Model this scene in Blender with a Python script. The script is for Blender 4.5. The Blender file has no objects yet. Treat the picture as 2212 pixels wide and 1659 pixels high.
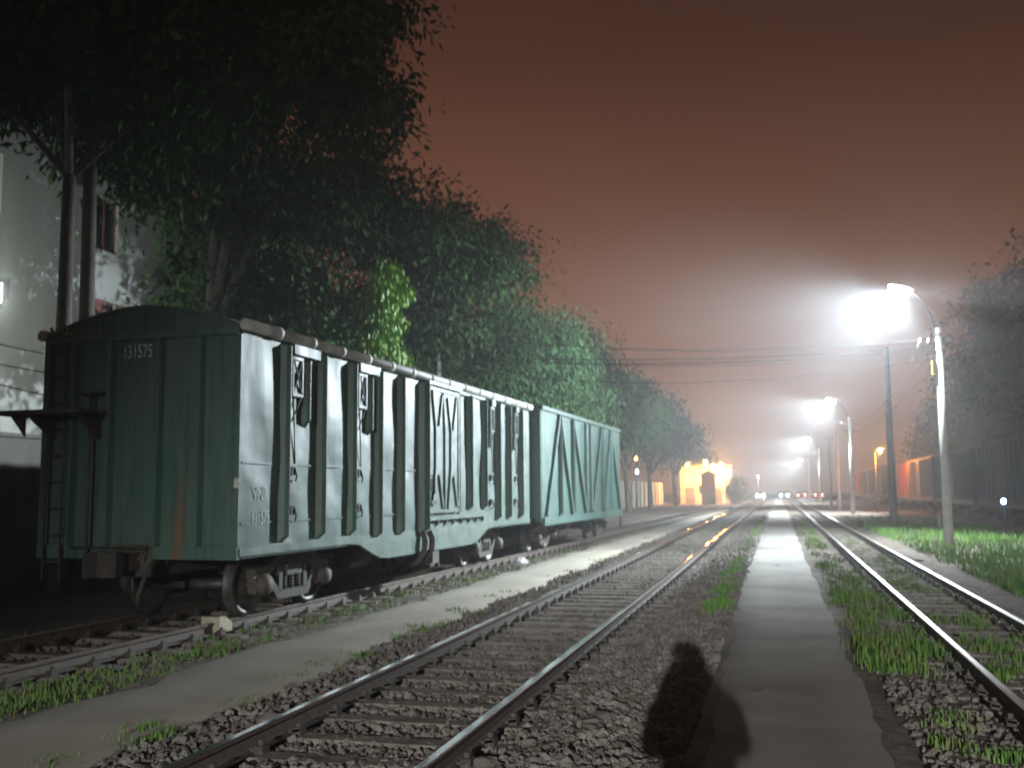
import bpy, math, random
import numpy as np
from mathutils import Vector, Matrix, Euler

random.seed(7)
RNG = np.random.default_rng(11)
C = bpy.context.scene.collection
SC = bpy.context.scene

# ------------------------------------------------------------------ camera
YAW, PITCH, ROLL, CAMZ = 0.25508, 0.10570, 0.0077, 1.73
cam_data = bpy.data.cameras.new("camera")
cam = bpy.data.objects.new("camera", cam_data)
C.objects.link(cam)
cam_data.sensor_width = 36.0
cam_data.lens = 2186.0 / 2212.0 * 36.0
cam_data.clip_start = 0.02
cam_data.clip_end = 3000.0
cam.matrix_world = (Matrix.Translation((0, 0, CAMZ)) @ Matrix.Rotation(YAW, 4, 'Z')
                    @ Matrix.Rotation(math.pi / 2 + PITCH, 4, 'X') @ Matrix.Rotation(-ROLL, 4, 'Z'))
cam_data.dof.use_dof = True
cam_data.dof.focus_distance = 4.0
cam_data.dof.aperture_fstop = 2.6
cam_data.dof.aperture_ratio = 1.7
SC.camera = cam

# ------------------------------------------------------------------ night sky
world = bpy.data.worlds.new("World")
SC.world = world
world.use_nodes = True
wt = world.node_tree
wt.nodes.clear()
w_out = wt.nodes.new('ShaderNodeOutputWorld')
w_bg = wt.nodes.new('ShaderNodeBackground')
w_tc = wt.nodes.new('ShaderNodeTexCoord')
w_sep = wt.nodes.new('ShaderNodeSeparateXYZ')
w_ramp = wt.nodes.new('ShaderNodeValToRGB')
w_side = wt.nodes.new('ShaderNodeMapRange')
w_mul = wt.nodes.new('ShaderNodeMixRGB')
w_noise = wt.nodes.new('ShaderNodeTexNoise')
w_mul2 = wt.nodes.new('ShaderNodeMixRGB')
er = w_ramp.color_ramp
er.elements[0].position = 0.0
er.elements[0].color = (0.62, 0.28, 0.14, 1)
er.elements[1].position = 0.55
er.elements[1].color = (0.037, 0.0175, 0.0145, 1)
for p_, c_ in ((0.13, (0.37, 0.155, 0.084, 1)), (0.26, (0.192, 0.077, 0.042, 1)), (0.40, (0.088, 0.0350, 0.0225, 1))):
    e_ = er.elements.new(p_)
    e_.color = c_
w_side.inputs['From Min'].default_value = -0.5
w_side.inputs['From Max'].default_value = 0.35
w_side.inputs['To Min'].default_value = 1.08
w_side.inputs['To Max'].default_value = 0.62
w_fwd = wt.nodes.new('ShaderNodeMapRange')
w_fwd.inputs['From Min'].default_value = -0.6
w_fwd.inputs['From Max'].default_value = 0.45
w_fwd.inputs['To Min'].default_value = 0.25
w_fwd.inputs['To Max'].default_value = 1.0
w_prod = wt.nodes.new('ShaderNodeMath')
w_prod.operation = 'MULTIPLY'
w_mul.blend_type = 'MULTIPLY'
w_mul.inputs[0].default_value = 1.0
w_mul2.blend_type = 'MULTIPLY'
w_mul2.inputs[0].default_value = 0.22
w_noise.inputs['Scale'].default_value = 2.2
w_noise.inputs['Detail'].default_value = 3.0
L = wt.links.new
L(w_tc.outputs['Generated'], w_sep.inputs[0])
L(w_sep.outputs['Z'], w_ramp.inputs[0])
L(w_sep.outputs['X'], w_side.inputs['Value'])
L(w_ramp.outputs[0], w_mul.inputs[1])
L(w_sep.outputs['Y'], w_fwd.inputs['Value'])
L(w_side.outputs[0], w_prod.inputs[0])
L(w_fwd.outputs[0], w_prod.inputs[1])
L(w_prod.outputs[0], w_mul.inputs[2])
L(w_tc.outputs['Generated'], w_noise.inputs['Vector'])
L(w_mul.outputs[0], w_mul2.inputs[1])
L(w_noise.outputs['Fac'], w_mul2.inputs[2])
L(w_mul2.outputs[0], w_bg.inputs['Color'])
w_bg.inputs['Strength'].default_value = 1.0
L(w_bg.outputs[0], w_out.inputs['Surface'])

SC.view_settings.view_transform = 'Standard'
SC.view_settings.look = 'None'
SC.view_settings.exposure = 0.0
SC.view_settings.gamma = 1.0
SC.render.engine = 'CYCLES'
SC.cycles.max_bounces = 4
SC.cycles.diffuse_bounces = 2
SC.cycles.glossy_bounces = 2
SC.cycles.volume_bounces = 0
SC.cycles.transparent_max_bounces = 4
SC.cycles.use_denoising = True
SC.cycles.sample_clamp_indirect = 3.0
SC.cycles.caustics_reflective = False

# lamp powers (watts), all belong to lamps built further down
STREET_W = 35000.0
SPILL_W = 15500.0
BEAM_W = 11000.0
BACK_W = 66000.0
ADDED_WALL_W = 3500.0
SODIUM_W = 2800.0
HAZE_D = 0.0029
SIGN_DOWN = -1.0


# ------------------------------------------------------------------ helpers
def mat(name, col=(0.5, 0.5, 0.5), rough=0.7, metal=0.0, spec=0.5):
    m = bpy.data.materials.new(name)
    m.use_nodes = True
    b = m.node_tree.nodes['Principled BSDF']
    b.inputs['Base Color'].default_value = (*col, 1)
    b.inputs['Roughness'].default_value = rough
    b.inputs['Metallic'].default_value = metal
    b.inputs['Specular IOR Level'].default_value = spec
    return m


def noisy(name, c1, c2, scale=4.0, rough=0.8, bump=0.0, bscale=None, metal=0.0, stretch=(1, 1, 1),
          lo=0.35, hi=0.65, c3=None, s3=1.0, rough2=None, bdist=0.02, spec=0.5):
    """two colours mixed by noise, optional third colour as large patches, optional bump"""
    m = mat(name, c1, rough, metal, spec)
    nt = m.node_tree
    b = nt.nodes['Principled BSDF']
    tc = nt.nodes.new('ShaderNodeTexCoord')
    mp = nt.nodes.new('ShaderNodeMapping')
    mp.inputs['Scale'].default_value = stretch
    nt.links.new(tc.outputs['Object'], mp.inputs[0])
    n = nt.nodes.new('ShaderNodeTexNoise')
    n.inputs['Scale'].default_value = scale
    n.inputs['Detail'].default_value = 6
    nt.links.new(mp.outputs[0], n.inputs['Vector'])
    r = nt.nodes.new('ShaderNodeValToRGB')
    r.color_ramp.elements[0].position = lo
    r.color_ramp.elements[1].position = hi
    r.color_ramp.elements[0].color = (*c1, 1)
    r.color_ramp.elements[1].color = (*c2, 1)
    nt.links.new(n.outputs['Fac'], r.inputs[0])
    col = r.outputs[0]
    if c3 is not None:
        n3 = nt.nodes.new('ShaderNodeTexNoise')
        n3.inputs['Scale'].default_value = s3
        n3.inputs['Detail'].default_value = 4
        nt.links.new(mp.outputs[0], n3.inputs['Vector'])
        r3 = nt.nodes.new('ShaderNodeValToRGB')
        r3.color_ramp.elements[0].position = 0.5
        r3.color_ramp.elements[1].position = 0.66
        nt.links.new(n3.outputs['Fac'], r3.inputs[0])
        mx = nt.nodes.new('ShaderNodeMixRGB')
        nt.links.new(r3.outputs[0], mx.inputs[0])
        nt.links.new(col, mx.inputs[1])
        mx.inputs[2].default_value = (*c3, 1)
        col = mx.outputs[0]
    nt.links.new(col, b.inputs['Base Color'])
    if rough2 is not None:
        mr = nt.nodes.new('ShaderNodeMapRange')
        mr.inputs['To Min'].default_value = rough
        mr.inputs['To Max'].default_value = rough2
        nt.links.new(n.outputs['Fac'], mr.inputs['Value'])
        nt.links.new(mr.outputs[0], b.inputs['Roughness'])
    if bump:
        n2 = nt.nodes.new('ShaderNodeTexNoise')
        n2.inputs['Scale'].default_value = bscale or scale * 3
        n2.inputs['Detail'].default_value = 5
        nt.links.new(mp.outputs[0], n2.inputs['Vector'])
        bp = nt.nodes.new('ShaderNodeBump')
        bp.inputs['Strength'].default_value = bump
        bp.inputs['Distance'].default_value = bdist
        nt.links.new(n2.outputs['Fac'], bp.inputs['Height'])
        nt.links.new(bp.outputs[0], b.inputs['Normal'])
    return m


def emit(name, col, strength):
    m = bpy.data.materials.new(name)
    m.use_nodes = True
    b = m.node_tree.nodes['Principled BSDF']
    b.inputs['Base Color'].default_value = (0.8, 0.8, 0.8, 1)
    b.inputs['Emission Color'].default_value = (*col, 1)
    b.inputs['Emission Strength'].default_value = strength
    return m


def profile(light, stops, axis='Z', visor=False):
    """photometric curve of a luminaire: strength by |cos| of the angle to an axis (Z: straight down)"""
    light.use_nodes = True
    nt = light.node_tree
    em = nt.nodes['Emission']
    g = nt.nodes.new('ShaderNodeNewGeometry')
    sp = nt.nodes.new('ShaderNodeSeparateXYZ')
    ab = nt.nodes.new('ShaderNodeMath')
    ab.operation = 'ABSOLUTE' if axis == 'X' else 'MULTIPLY'      # only below the lamp
    ab.inputs[1].default_value = SIGN_DOWN
    r = nt.nodes.new('ShaderNodeValToRGB')
    e = r.color_ramp.elements
    e[0].position, e[1].position = stops[0][0], stops[-1][0]
    e[0].color = (stops[0][1],) * 3 + (1,)
    e[1].color = (stops[-1][1],) * 3 + (1,)
    for p, v in stops[1:-1]:
        q = e.new(p)
        q.color = (v, v, v, 1)
    nt.links.new(g.outputs['Incoming'], sp.inputs[0])
    nt.links.new(sp.outputs[axis], ab.inputs[0])
    nt.links.new(ab.outputs[0], r.inputs[0])
    if visor:                                                       # nothing above the horizontal
        dn = nt.nodes.new('ShaderNodeMath')
        dn.operation = 'MULTIPLY'
        dn.inputs[1].default_value = SIGN_DOWN
        mr = nt.nodes.new('ShaderNodeMapRange')
        mr.inputs['From Min'].default_value = -0.06
        mr.inputs['From Max'].default_value = 0.10
        mu = nt.nodes.new('ShaderNodeMath')
        mu.operation = 'MULTIPLY'
        nt.links.new(sp.outputs['Z'], dn.inputs[0])
        nt.links.new(dn.outputs[0], mr.inputs['Value'])
        nt.links.new(mr.outputs[0], mu.inputs[0])
        nt.links.new(r.outputs[0], mu.inputs[1])
        nt.links.new(mu.outputs[0], em.inputs['Strength'])
    else:
        nt.links.new(r.outputs[0], em.inputs['Strength'])


class MB:
    """collects boxes, tubes and prisms; build() links them as ONE mesh object"""
    def __init__(self):
        self.v, self.f, self.mi, self.sm = [], [], [], []

    def add(self, vs, fs, mi=0, smooth=False):
        o = len(self.v)
        self.v.extend([tuple(a) for a in vs])
        for f in fs:
            self.f.append([i + o for i in f])
            self.mi.append(mi)
            self.sm.append(smooth)
        return self

    def box(self, lo, hi, mi=0, rot=None, pivot=None):
        x0, y0, z0 = lo
        x1, y1, z1 = hi
        vs = [Vector(q) for q in ((x0, y0, z0), (x1, y0, z0), (x1, y1, z0), (x0, y1, z0),
                                  (x0, y0, z1), (x1, y0, z1), (x1, y1, z1), (x0, y1, z1))]
        if rot is not None:
            pv = Vector(pivot) if pivot is not None else (Vector(lo) + Vector(hi)) / 2
            R = rot if isinstance(rot, Matrix) else Euler(rot).to_matrix()
            vs = [R @ (q - pv) + pv for q in vs]
        return self.add(vs, [(0, 3, 2, 1), (4, 5, 6, 7), (0, 1, 5, 4), (1, 2, 6, 5), (2, 3, 7, 6), (3, 0, 4, 7)], mi)

    def bar(self, a, b, w, h, up=(0, 0, 1), mi=0):
        """rectangular bar from a to b; w across, h along up"""
        a, b, up = Vector(a), Vector(b), Vector(up)
        d = (b - a).normalized()
        s = d.cross(up)
        if s.length < 1e-5:
            s = d.cross(Vector((1, 0, 0)))
        s.normalize()
        u = s.cross(d)
        vs = []
        for p in (a, b):
            for i, j in ((-1, -1), (1, -1), (1, 1), (-1, 1)):
                vs.append(p + s * (i * w / 2) + u * (j * h / 2))
        return self.add(vs, [(3, 2, 1, 0), (4, 5, 6, 7), (0, 1, 5, 4), (1, 2, 6, 5), (2, 3, 7, 6), (3, 0, 4, 7)], mi)

    def tube(self, pts, r, n=10, mi=0, cap=True):
        pts = [Vector(p) for p in pts]
        rs = r if isinstance(r, (list, tuple)) else [r] * len(pts)
        vs, fs = [], []
        ref = None
        for i, p in enumerate(pts):
            d = (pts[min(i + 1, len(pts) - 1)] - pts[max(i - 1, 0)]).normalized()
            if ref is None:
                ref = d.cross(Vector((0, 0, 1)))
                if ref.length < 1e-3:
                    ref = d.cross(Vector((1, 0, 0)))
            ref = (ref - d * ref.dot(d)).normalized()
            q = d.cross(ref)
            for k in range(n):
                a = 2 * math.pi * k / n
                vs.append(p + ref * (rs[i] * math.cos(a)) + q * (rs[i] * math.sin(a)))
        for i in range(len(pts) - 1):
            for k in range(n):
                k2 = (k + 1) % n
                fs.append((i * n + k, i * n + k2, (i + 1) * n + k2, (i + 1) * n + k))
        self.add(vs, fs, mi, True)
        if cap:
            m = len(pts) - 1
            o = len(self.v) - len(vs)
            self.f.append([o + k for k in reversed(range(n))]); self.mi.append(mi); self.sm.append(False)
            self.f.append([o + m * n + k for k in range(n)]); self.mi.append(mi); self.sm.append(False)
        return self

    def lathe(self, prof, origin, axis, n=28, mi=0):
        """prof: (radius, height along axis) list"""
        ax = Vector(axis).normalized()
        s = ax.orthogonal().normalized()
        t = ax.cross(s)
        o = Vector(origin)
        vs, fs = [], []
        for r, h in prof:
            for k in range(n):
                a = 2 * math.pi * k / n
                vs.append(o + ax * h + s * (r * math.cos(a)) + t * (r * math.sin(a)))
        for i in range(len(prof) - 1):
            for k in range(n):
                k2 = (k + 1) % n
                fs.append((i * n + k, i * n + k2, (i + 1) * n + k2, (i + 1) * n + k))
        return self.add(vs, fs, mi, True)

    def prism(self, poly, origin, u, v, w, mi=0):
        """polygon in (u,v) plane extruded by vector w"""
        o, u, v, w = Vector(origin), Vector(u), Vector(v), Vector(w)
        n = len(poly)
        vs = [o + u * a + v * b for a, b in poly] + [o + u * a + v * b + w for a, b in poly]
        fs = [tuple(reversed(range(n))), tuple(range(n, 2 * n))]
        fs += [(k, (k + 1) % n, n + (k + 1) % n, n + k) for k in range(n)]
        return self.add(vs, fs, mi)

    def build(self, name, mats, parent=None, loc=None):
        me = bpy.data.meshes.new(name)
        me.from_pydata(self.v, [], self.f)
        me.polygons.foreach_set('material_index', self.mi)
        me.polygons.foreach_set('use_smooth', self.sm)
        for m in (mats if isinstance(mats, (list, tuple)) else [mats]):
            me.materials.append(m)
        me.update()
        o = bpy.data.objects.new(name, me)
        C.objects.link(o)
        if parent is not None:
            o.parent = parent
        if loc is not None:
            o.location = loc
        return o


def big_mesh(name, verts, faces_flat, nper, mats, parent=None, mi=None, smooth=False):
    """mesh from numpy arrays; faces_flat (F,nper)"""
    me = bpy.data.meshes.new(name)
    F = len(faces_flat)
    me.vertices.add(len(verts))
    me.vertices.foreach_set('co', np.ascontiguousarray(verts, dtype=np.float32).ravel())
    me.loops.add(F * nper)
    me.loops.foreach_set('vertex_index', np.ascontiguousarray(faces_flat, dtype=np.int32).ravel())
    me.polygons.add(F)
    me.polygons.foreach_set('loop_start', np.arange(F, dtype=np.int32) * nper)
    if mi is not None:
        me.polygons.foreach_set('material_index', np.ascontiguousarray(mi, dtype=np.int32))
    me.polygons.foreach_set('use_smooth', np.full(F, smooth, dtype=bool))
    for m in (mats if isinstance(mats, (list, tuple)) else [mats]):
        me.materials.append(m)
    me.update(calc_edges=True)
    o = bpy.data.objects.new(name, me)
    C.objects.link(o)
    if parent is not None:
        o.parent = parent
    return o


def tag(o, label=None, cat=None, group=None, kind=None):
    if label: o['label'] = label
    if cat: o['category'] = cat
    if group: o['group'] = group
    if kind: o['kind'] = kind
    return o


def empty(name, loc=(0, 0, 0), rz=0.0, **kw):
    o = bpy.data.objects.new(name, None)
    C.objects.link(o)
    o.location = loc
    o.rotation_euler = (0, 0, rz)
    o.empty_display_size = 0.3
    return tag(o, **kw)


def copy_tree(o, parent=None):
    c = o.copy()
    C.objects.link(c)
    c.parent = parent
    for ch in list(o.children):
        copy_tree(ch, c)
    return c


def text_part(name, s, size, loc, rot, m, parent, align='CENTER'):
    cu = bpy.data.curves.new(name, 'FONT')
    cu.body = s
    cu.size = size
    cu.align_x = align
    cu.resolution_u = 4
    tmp = bpy.data.objects.new(name + '_tmp', cu)
    C.objects.link(tmp)
    dg = bpy.context.evaluated_depsgraph_get()
    me = bpy.data.meshes.new_from_object(tmp.evaluated_get(dg))
    bpy.data.objects.remove(tmp)
    me.materials.clear()
    me.materials.append(m)
    o = bpy.data.objects.new(name, me)
    C.objects.link(o)
    o.location = loc
    o.rotation_euler = rot
    o.parent = parent
    return o


# ------------------------------------------------------------------ materials
def paint(name, base, dirt, rust, rough=0.36, streak=None, dents=0.0):
    """weathered wagon paint: streaky dirt, rust blotches; streak = (x, width, z_top) rust run on the end"""
    m = mat(name, base, rough)
    nt = m.node_tree
    b = nt.nodes['Principled BSDF']
    b.inputs['Specular IOR Level'].default_value = 0.65
    tc = nt.nodes.new('ShaderNodeTexCoord')
    mp = nt.nodes.new('ShaderNodeMapping')
    mp.inputs['Scale'].default_value = (3.0, 3.0, 0.5)
    nt.links.new(tc.outputs['Object'], mp.inputs[0])
    n1 = nt.nodes.new('ShaderNodeTexNoise')
    n1.inputs['Scale'].default_value = 1.6
    n1.inputs['Detail'].default_value = 8
    nt.links.new(mp.outputs[0], n1.inputs['Vector'])
    r1 = nt.nodes.new('ShaderNodeValToRGB')
    r1.color_ramp.elements[0].position = 0.38
    r1.color_ramp.elements[1].position = 0.72
    r1.color_ramp.elements[0].color = (*base, 1)
    r1.color_ramp.elements[1].color = (*dirt, 1)
    nt.links.new(n1.outputs['Fac'], r1.inputs[0])
    n2 = nt.nodes.new('ShaderNodeTexNoise')
    n2.inputs['Scale'].default_value = 2.3
    n2.inputs['Detail'].default_value = 10
    n2.inputs['Roughness'].default_value = 0.7
    nt.links.new(tc.outputs['Object'], n2.inputs['Vector'])
    r2 = nt.nodes.new('ShaderNodeValToRGB')
    r2.color_ramp.elements[0].position = 0.62
    r2.color_ramp.elements[1].position = 0.74
    nt.links.new(n2.outputs['Fac'], r2.inputs[0])
    mx = nt.nodes.new('ShaderNodeMixRGB')
    nt.links.new(r2.outputs[0], mx.inputs[0])
    nt.links.new(r1.outputs[0], mx.inputs[1])
    mx.inputs[2].default_value = (*rust, 1)
    # grime: dark runs that get denser towards the floor, ragged by noise
    n6 = nt.nodes.new('ShaderNodeTexNoise')
    n6.inputs['Scale'].default_value = 2.0
    n6.inputs['Detail'].default_value = 9
    mp6 = nt.nodes.new('ShaderNodeMapping')
    mp6.inputs['Scale'].default_value = (6.0, 6.0, 0.35)
    nt.links.new(tc.outputs['Object'], mp6.inputs[0])
    nt.links.new(mp6.outputs[0], n6.inputs['Vector'])
    r6 = nt.nodes.new('ShaderNodeValToRGB')
    r6.color_ramp.elements[0].position = 0.50
    r6.color_ramp.elements[1].position = 0.70
    r6.color_ramp.elements[1].color = (0.75, 0.75, 0.75, 1)
    nt.links.new(n6.outputs['Fac'], r6.inputs[0])
    mx6 = nt.nodes.new('ShaderNodeMixRGB')
    nt.links.new(r6.outputs[0], mx6.inputs[0])
    nt.links.new(mx.outputs[0], mx6.inputs[1])
    mx6.inputs[2].default_value = (base[0] * 0.5 + 0.012, base[1] * 0.42, base[2] * 0.42, 1)
    col = mx6.outputs[0]
    if streak:
        sx, sw, zt = streak
        sp = nt.nodes.new('ShaderNodeSeparateXYZ')
        nt.links.new(tc.outputs['Object'], sp.inputs[0])
        d1 = nt.nodes.new('ShaderNodeMath'); d1.operation = 'SUBTRACT'
        nt.links.new(sp.outputs['X'], d1.inputs[0]); d1.inputs[1].default_value = sx
        d2 = nt.nodes.new('ShaderNodeMath'); d2.operation = 'ABSOLUTE'
        nt.links.new(d1.outputs[0], d2.inputs[0])
        mr = nt.nodes.new('ShaderNodeMapRange')
        mr.inputs['From Min'].default_value = sw
        mr.inputs['From Max'].default_value = sw * 0.2
        nt.links.new(d2.outputs[0], mr.inputs['Value'])
        mz = nt.nodes.new('ShaderNodeMapRange')
        mz.inputs['From Min'].default_value = zt
        mz.inputs['From Max'].default_value = zt - 0.5
        nt.links.new(sp.outputs['Z'], mz.inputs['Value'])
        mm = nt.nodes.new('ShaderNodeMath'); mm.operation = 'MULTIPLY'
        nt.links.new(mr.outputs[0], mm.inputs[0]); nt.links.new(mz.outputs[0], mm.inputs[1])
        m3 = nt.nodes.new('ShaderNodeMath'); m3.operation = 'MULTIPLY'
        nt.links.new(mm.outputs[0], m3.inputs[0]); nt.links.new(n1.outputs['Fac'], m3.inputs[1])
        mx2 = nt.nodes.new('ShaderNodeMixRGB')
        nt.links.new(m3.outputs[0], mx2.inputs[0])
        nt.links.new(col, mx2.inputs[1])
        mx2.inputs[2].default_value = (0.20, 0.055, 0.02, 1)
        col = mx2.outputs[0]
    nt.links.new(col, b.inputs['Base Color'])
    rr = nt.nodes.new('ShaderNodeMapRange')
    rr.inputs['To Min'].default_value = rough - 0.05
    rr.inputs['To Max'].default_value = rough + 0.22
    nt.links.new(n1.outputs['Fac'], rr.inputs['Value'])
    nt.links.new(rr.outputs[0], b.inputs['Roughness'])
    n4 = nt.nodes.new('ShaderNodeTexNoise')
    n4.inputs['Scale'].default_value = 1.3
    n4.inputs['Detail'].default_value = 2
    nt.links.new(tc.outputs['Object'], n4.inputs['Vector'])
    bp = nt.nodes.new('ShaderNodeBump')
    bp.inputs['Strength'].default_value = 0.5
    bp.inputs['Distance'].default_value = 0.06 + dents
    nt.links.new(n4.outputs['Fac'], bp.inputs['Height'])
    bp2 = nt.nodes.new('ShaderNodeBump')
    bp2.inputs['Strength'].default_value = 0.12
    bp2.inputs['Distance'].default_value = 0.01
    n5 = nt.nodes.new('ShaderNodeTexNoise')
    n5.inputs['Scale'].default_value = 40
    nt.links.new(tc.outputs['Object'], n5.inputs['Vector'])
    nt.links.new(n5.outputs['Fac'], bp2.inputs['Height'])
    nt.links.new(bp.outputs[0], bp2.inputs['Normal'])
    nt.links.new(bp2.outputs[0], b.inputs['Normal'])
    return m


M = {}
M['green'] = paint('wagon_green_paint', (0.044, 0.112, 0.084), (0.084, 0.118, 0.098), (0.085, 0.060, 0.040), 0.46,
                   streak=(0.62, 0.12, 1.95), dents=0.03)
M['teal'] = paint('wagon_teal_paint', (0.032, 0.098, 0.080), (0.052, 0.095, 0.078), (0.10, 0.07, 0.05), 0.5)
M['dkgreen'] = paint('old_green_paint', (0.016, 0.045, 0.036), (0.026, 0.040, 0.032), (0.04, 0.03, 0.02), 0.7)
M['redpaint'] = paint('oxide_red_paint', (0.28, 0.060, 0.045), (0.22, 0.075, 0.055), (0.15, 0.06, 0.03), 0.6)
M['brownpaint'] = paint('brown_paint', (0.17, 0.085, 0.050), (0.14, 0.09, 0.06), (0.10, 0.05, 0.03), 0.5)
M['jade'] = paint('jade_green_paint', (0.06, 0.26, 0.17), (0.09, 0.2, 0.14), (0.10, 0.08, 0.05), 0.6)
M['roof'] = noisy('galvanised_roof', (0.42, 0.43, 0.42), (0.20, 0.19, 0.175), 2.0, 0.5, 0.2, 14, lo=0.4, hi=0.72,
                  c3=(0.16, 0.12, 0.09), s3=1.1)
M['roofedge'] = noisy('pale_roof_edge', (0.55, 0.55, 0.53), (0.36, 0.35, 0.33), 3.0, 0.6, 0.3, 20, c3=(0.27, 0.24, 0.2), s3=1.6)
M['steel'] = noisy('dark_bogie_steel', (0.034, 0.029, 0.026), (0.065, 0.053, 0.044), 7, 0.75, 0.3, 30, c3=(0.085, 0.065, 0.05), s3=3)
M['wheel'] = noisy('wheel_steel', (0.10, 0.09, 0.085), (0.045, 0.038, 0.032), 6, 0.5, metal=0.4)
M['railside'] = noisy('rusty_rail_side', (0.115, 0.080, 0.060), (0.065, 0.050, 0.042), 9, 0.75, 0.25, 40)
M['railtop'] = noisy('polished_rail_top', (0.62, 0.62, 0.61), (0.52, 0.49, 0.46), 5, 0.09, metal=1.0, stretch=(8, 0.4, 1), rough2=0.20)
M['railtop_mid'] = noisy('worn_rail_top', (0.62, 0.62, 0.61), (0.46, 0.44, 0.41), 5, 0.36, metal=0.75, stretch=(8, 0.4, 1), rough2=0.52)
M['railtop_old'] = noisy('dull_rail_top', (0.40, 0.36, 0.32), (0.22, 0.17, 0.13), 5, 0.35, metal=0.8, stretch=(8, 0.4, 1), rough2=0.6)
M['sleeper'] = noisy('concrete_sleeper', (0.215, 0.188, 0.158), (0.145, 0.125, 0.105), 6, 0.95, 0.4, 40, c3=(0.10, 0.085, 0.07), s3=2.5, spec=0.15)
M['clip'] = noisy('rail_clip_steel', (0.035, 0.030, 0.026), (0.07, 0.055, 0.045), 20, 0.7)
M['ground'] = noisy('ballast_soil', (0.125, 0.104, 0.086), (0.225, 0.195, 0.168), 9, 0.95, 0.9, 34, c3=(0.105, 0.085, 0.068), s3=0.6, bdist=0.05, spec=0.15)
M['dirt'] = noisy('trodden_dirt', (0.35, 0.305, 0.250), (0.275, 0.238, 0.192), 1.4, 0.95, 0.25, 26, c3=(0.275, 0.243, 0.180), s3=0.7, lo=0.3, hi=0.7)
M['concrete'] = noisy('concrete_path', (0.36, 0.342, 0.318), (0.285, 0.268, 0.245), 1.1, 0.95, 0.3, 45, spec=0.08, c3=(0.225, 0.208, 0.188), s3=0.5, lo=0.3, hi=0.7)
M['asphalt'] = noisy('asphalt_road', (0.055, 0.055, 0.056), (0.08, 0.078, 0.075), 3, 0.85, 0.2, 40)
M['stone'] = noisy('ballast_stone', (0.130, 0.113, 0.098), (0.225, 0.200, 0.180), 2.3, 0.95, 0.3, 60, c3=(0.115, 0.09, 0.075), s3=5, spec=0.15)
M['grass'] = noisy('grass_blades', (0.070, 0.190, 0.030), (0.130, 0.290, 0.045), 1.7, 0.7, spec=0.2, c3=(0.20, 0.22, 0.08), s3=1.4)
M['weed'] = noisy('weed_leaves', (0.075, 0.165, 0.030), (0.130, 0.250, 0.045), 2.5, 0.7, spec=0.2, c3=(0.19, 0.17, 0.08), s3=3.2)
M['leaf'] = noisy('tree_leaves', (0.040, 0.085, 0.030), (0.070, 0.135, 0.045), 0.9, 0.85, spec=0.08, c3=(0.05, 0.075, 0.035), s3=0.35)
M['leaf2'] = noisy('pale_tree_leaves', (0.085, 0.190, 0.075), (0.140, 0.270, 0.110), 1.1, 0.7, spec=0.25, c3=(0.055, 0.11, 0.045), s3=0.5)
M['vine'] = noisy('vine_leaves', (0.16, 0.33, 0.020), (0.24, 0.42, 0.035), 2.0, 0.5, c3=(0.11, 0.25, 0.02), s3=1.5)
M['bark'] = noisy('tree_bark', (0.085, 0.068, 0.055), (0.14, 0.12, 0.10), 5, 0.9, 0.6, 18, stretch=(1, 1, 0.25))
M['pole'] = noisy('concrete_pole', (0.42, 0.41, 0.385), (0.31, 0.30, 0.275), 3, 0.85, 0.2, 30)
M['plaster'] = noisy('white_plaster', (0.50, 0.51, 0.485), (0.42, 0.43, 0.405), 0.8, 0.9, 0.15, 18, c3=(0.43, 0.43, 0.40), s3=0.6, stretch=(1, 1, 0.4))
M['greywall'] = noisy('grey_cement_wall', (0.20, 0.185, 0.175), (0.145, 0.135, 0.125), 1.2, 0.9, 0.3, 20, c3=(0.10, 0.09, 0.08), s3=0.7)
M['cream'] = noisy('cream_wall', (0.55, 0.50, 0.36), (0.46, 0.42, 0.30), 1.0, 0.9, 0.15, 20)
M['redwood'] = noisy('red_shutter', (0.23, 0.085, 0.075), (0.17, 0.065, 0.06), 4, 0.7)
M['darkglass'] = mat('dark_window_glass', (0.02, 0.022, 0.025), 0.12)
M['metalgrey'] = noisy('grey_lamp_metal', (0.22, 0.22, 0.22), (0.16, 0.16, 0.16), 6, 0.5, metal=0.3)
M['armdark'] = noisy('dark_lamp_arm', (0.07, 0.07, 0.07), (0.045, 0.045, 0.045), 6, 0.6)
M['black'] = mat('black_rubber', (0.015, 0.015, 0.015), 0.7)
M['cable'] = mat('cable_sheath', (0.012, 0.012, 0.012), 0.9, spec=0.1)
M['ceramic'] = mat('white_insulator', (0.75, 0.75, 0.72), 0.25)
M['yellowmetal'] = mat('yellow_meter_box', (0.55, 0.42, 0.10), 0.5)
M['letter'] = noisy('worn_white_lettering', (0.62, 0.64, 0.60), (0.34, 0.38, 0.34), 14, 0.7, lo=0.4, hi=0.6)
M['chock'] = noisy('pale_chock_wood', (0.46, 0.42, 0.30), (0.36, 0.32, 0.23), 9, 0.85, 0.3, 40)
M['bag'] = noisy('white_plastic_bag', (0.72, 0.72, 0.72), (0.6, 0.6, 0.6), 5, 0.45, 0.4, 14)
M['whitepaint'] = noisy('white_post_paint', (0.66, 0.66, 0.63), (0.5, 0.5, 0.47), 8, 0.7)
M['carwhite'] = mat('white_car_paint', (0.6, 0.6, 0.6), 0.25)
M['cardark'] = mat('dark_car_paint', (0.05, 0.055, 0.07), 0.25)
M['carred'] = mat('red_car_paint', (0.35, 0.03, 0.03), 0.25)
M['em_street'] = emit('street_lamp_lens', (0.90, 0.96, 1.0), 500.0)
M['em_sodium'] = emit('sodium_lens', (1.0, 0.50, 0.11), 120.0)
M['em_tube'] = emit('tube_lamp_glow', (0.85, 0.95, 1.0), 5.0)
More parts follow.
